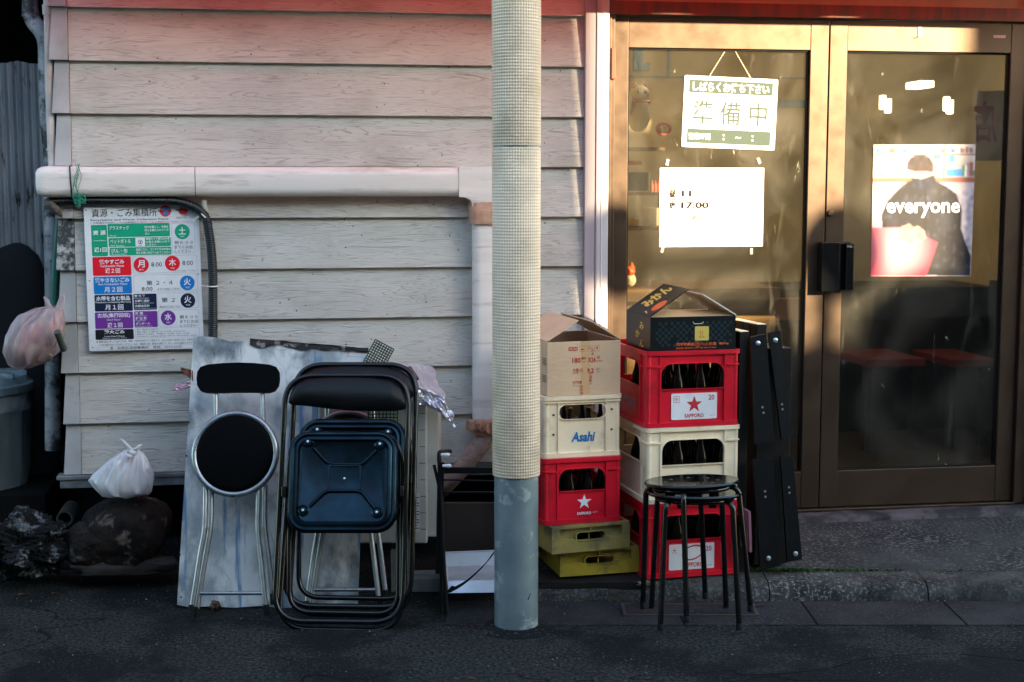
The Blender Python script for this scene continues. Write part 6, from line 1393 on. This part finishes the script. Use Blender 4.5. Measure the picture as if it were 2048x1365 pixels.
# ---------------------------------------------------------------- stools
def stool(label, loc, rz, tilt=0.0):
    t = empty('round_stool', loc, rz, label, 'stool', 'stacked black stools'); t.rotation_euler.x = radians(tilt)
    hs_ = .472; b = MB(); rs = .172
    b.lathe([(0, hs_-.012), (rs-.02, hs_-.013), (rs-.004, hs_-.010), (rs, hs_-.003), (rs-.004, hs_+.003), (rs-.03, hs_+.001), (0, hs_-.004)], 56); se = obj('seat', b, m_black_gloss, t, smooth=60)
    for k_ in range(8): a = k_*pi/4+.3; b = MB(); b.lathe([(0, 0), (.0065, 0), (.006, .0012), (0, .0014)], 12, T(.095*cos(a), .095*sin(a), hs_-.0015)); obj('vent_dot', b, paint((.10, .13, .15), .3), se)
    b = MB(); b.tube([(.135*cos(a), .135*sin(a), hs_-.022) for a in [2*pi*k_/40 for k_ in range(40)]], .009, 8, True); obj('under_ring', b, m_black_gloss, t, smooth=50)
    for k_ in range(4):
        a = radians(45+90*k_); u = Vector((cos(a), sin(a), 0)); P = fillet([u*.10+Vector((0, 0, hs_-.020)), u*.168+Vector((0, 0, hs_-.022)), u*.198+Vector((0, 0, .0))], .055, 8)
        b = MB(); b.tube(P, .0102, 14); lg = obj('leg', b, m_black_gloss, t, smooth=60)
        b = MB(); b.lathe([(.0118, 0), (.0118, .022), (.0105, .024)], 14, T(u*.1965)); obj('foot_cap', b, m_rubber, lg, smooth=50)
        b = MB(); b.box(-.012, .012, -.014, .014, hs_-.050, hs_-.030, T(u*.08)); obj('bumper', b, m_rubber, t)
    return t
cS = onZ(1391, 1243, .006); cS.z = .006
s1 = stool('black round stool on top of its twin, in front of the right crate stack', cS+Vector((.004, .004, .040)), -math.degrees(AZ)+28, -5)
s2 = copy_tree(s1); s2['label'] = 'black round stool nested underneath the other one, only its legs and rim showing'; s2.location = cS+Vector((-.006, -.004, 0)); s2.rotation_euler.z = radians(-math.degrees(AZ)+1)
# lengthen the legs of the upper stool's copy would float: it hangs nested, as stacked stools do

# ---------------------------------------------------------------- black folded benches leaning by the door
def bench(label, x, D, rz, tilt, h=.98):
    z0_ = .085; p = base(x, z0_, D); t = empty('folded_bench', p, rz, label, 'bench', 'black folded benches beside the crates'); t.rotation_euler.x = radians(tilt)
    for k_ in range(4):                            # planks seen end-on, pale cut tops
        y = .035+.062*k_; b = MB(); b.box(-.020, .020, y, y+.056, 0, h+.0*k_); pk_ = obj('plank', b, m_blackboard, t, bevel=.002)
        b = MB(); b.box(-.018, .018, y+.002, y+.054, h+.0005, h+.003); obj('cut_end', b, m_cutwood, pk_)
    return t
bench('black slatted bench board with pale cut ends, tucked closest to the red crates', 1490, 5.50, rzA+4, 0, .935)
bench('black slatted bench board with pale cut ends, second from the red crates', 1524, 5.58, rzA+4, 0, .955)
def bleg(label, L, D0, D1, bolts, pairs):
    q = lean(L[2][1], D0, L[0][1], D1); t = empty('bolted_board', q(*L[2]), 0, label, 'bench leg', 'black bolted bench legs by the door'); b = MB()
    s = frame(q(*L[0]), RT, q.n.cross(RT)); inv = s.inverted(); pts = [inv @ q(x, y) for x, y in L]; b.slab([[(p.x, p.y) for p in pts]], .030, s); obj('board', b, m_blackboard, t, world=True, bevel=.004)
    for x, y in bolts: b = MB(); b.lathe([(0, 0), (.010, 0), (.009, .005), (.004, .007), (0, .007)], 14, frame(q(x, y, .015), RT, q.n.cross(RT))); obj('bolt', b, m_bolt, t, world=True, smooth=50)
    for x, y in pairs: b = MB(); b.lathe([(0, 0), (.0045, 0), (.004, .003), (0, .003)], 10, frame(q(x, y, .015), RT, q.n.cross(RT))); obj('screw', b, m_bolt, t, world=True, smooth=50)
    return t
bleg('upper black bench leg with a bolt at the top, beside the crates', [(1501, 674), (1531, 668), (1548, 884), (1508, 888)], 5.50, 5.54, [(1516, 687)], [(1525, 815), (1527, 826)])
bleg('upper black bench leg nearest the door glass, taller and tilted', [(1536, 666), (1560, 662), (1583, 876), (1562, 880)], 5.54, 5.60, [(1551, 681)], [(1564, 809), (1565, 819)])
bleg('lower black bench leg beside the stool with one bolt near its foot', [(1505, 920), (1545, 916), (1560, 1130), (1520, 1140)], 5.47, 5.50, [(1537, 1117)], [(1530, 983), (1531, 994)])
bleg('lower black bench leg furthest right with one bolt near its foot', [(1560, 914), (1584, 911), (1603, 1118), (1574, 1124)], 5.52, 5.56, [(1591, 1108)], [(1578, 975), (1579, 986)])
b = MB(); b.box(-.085, .06, .0, .17, 0, .86, T(base(1548, .09, 5.60)) @ RZ(rzA)); obj('seat_board', b, m_blackboard, label='black bench seat standing upright behind the bolted legs', cat='bench', bevel=.004)
b = MB(); b.box(-.005, .005, 0, .10, 0, .16, T(base(1502, .18, 5.44)) @ RZ(rzA) @ RY(-3)); obj('pink_board', b, paint((.22, .10, .14)), label='narrow dull pink board edge between the stool and the benches', cat='board')
# dry leaves
for i, (x, y, l) in enumerate(((48, 1190, 'dry brown leaf on the asphalt below the lava rock'), (112, 1188, 'tiny orange leaf on the asphalt near the flat stone'), (930, 1358, 'thin reddish twig on the road at the bottom edge'), (1668, 1180, 'straw blade on the kerb right of the benches'), (1515, 1212, 'pale torn leaf on the gutter beside the stool legs'))):
    c = onZ(x, y, .006 if i < 3 else (.066 if i == 3 else .012)); b = MB(); L_ = (.022, .014, .035, .018, .024)[i]; wd = (.010, .006, .002, .0015, .010)[i]
    b.sheet(lambda u, v: c+Vector(((u-.5)*L_*2, (v-.5)*wd*2*sin(pi*min(.95, max(.05, u))), .004*sin(u*3+v*2)+.004*abs(v-.5))), 10, 4, .0006)
    obj('dry_leaf' if i not in (2, 3) else 'twig', b, m_leafb, label=l, cat='leaf' if i not in (2, 3) else 'twig', smooth=60)
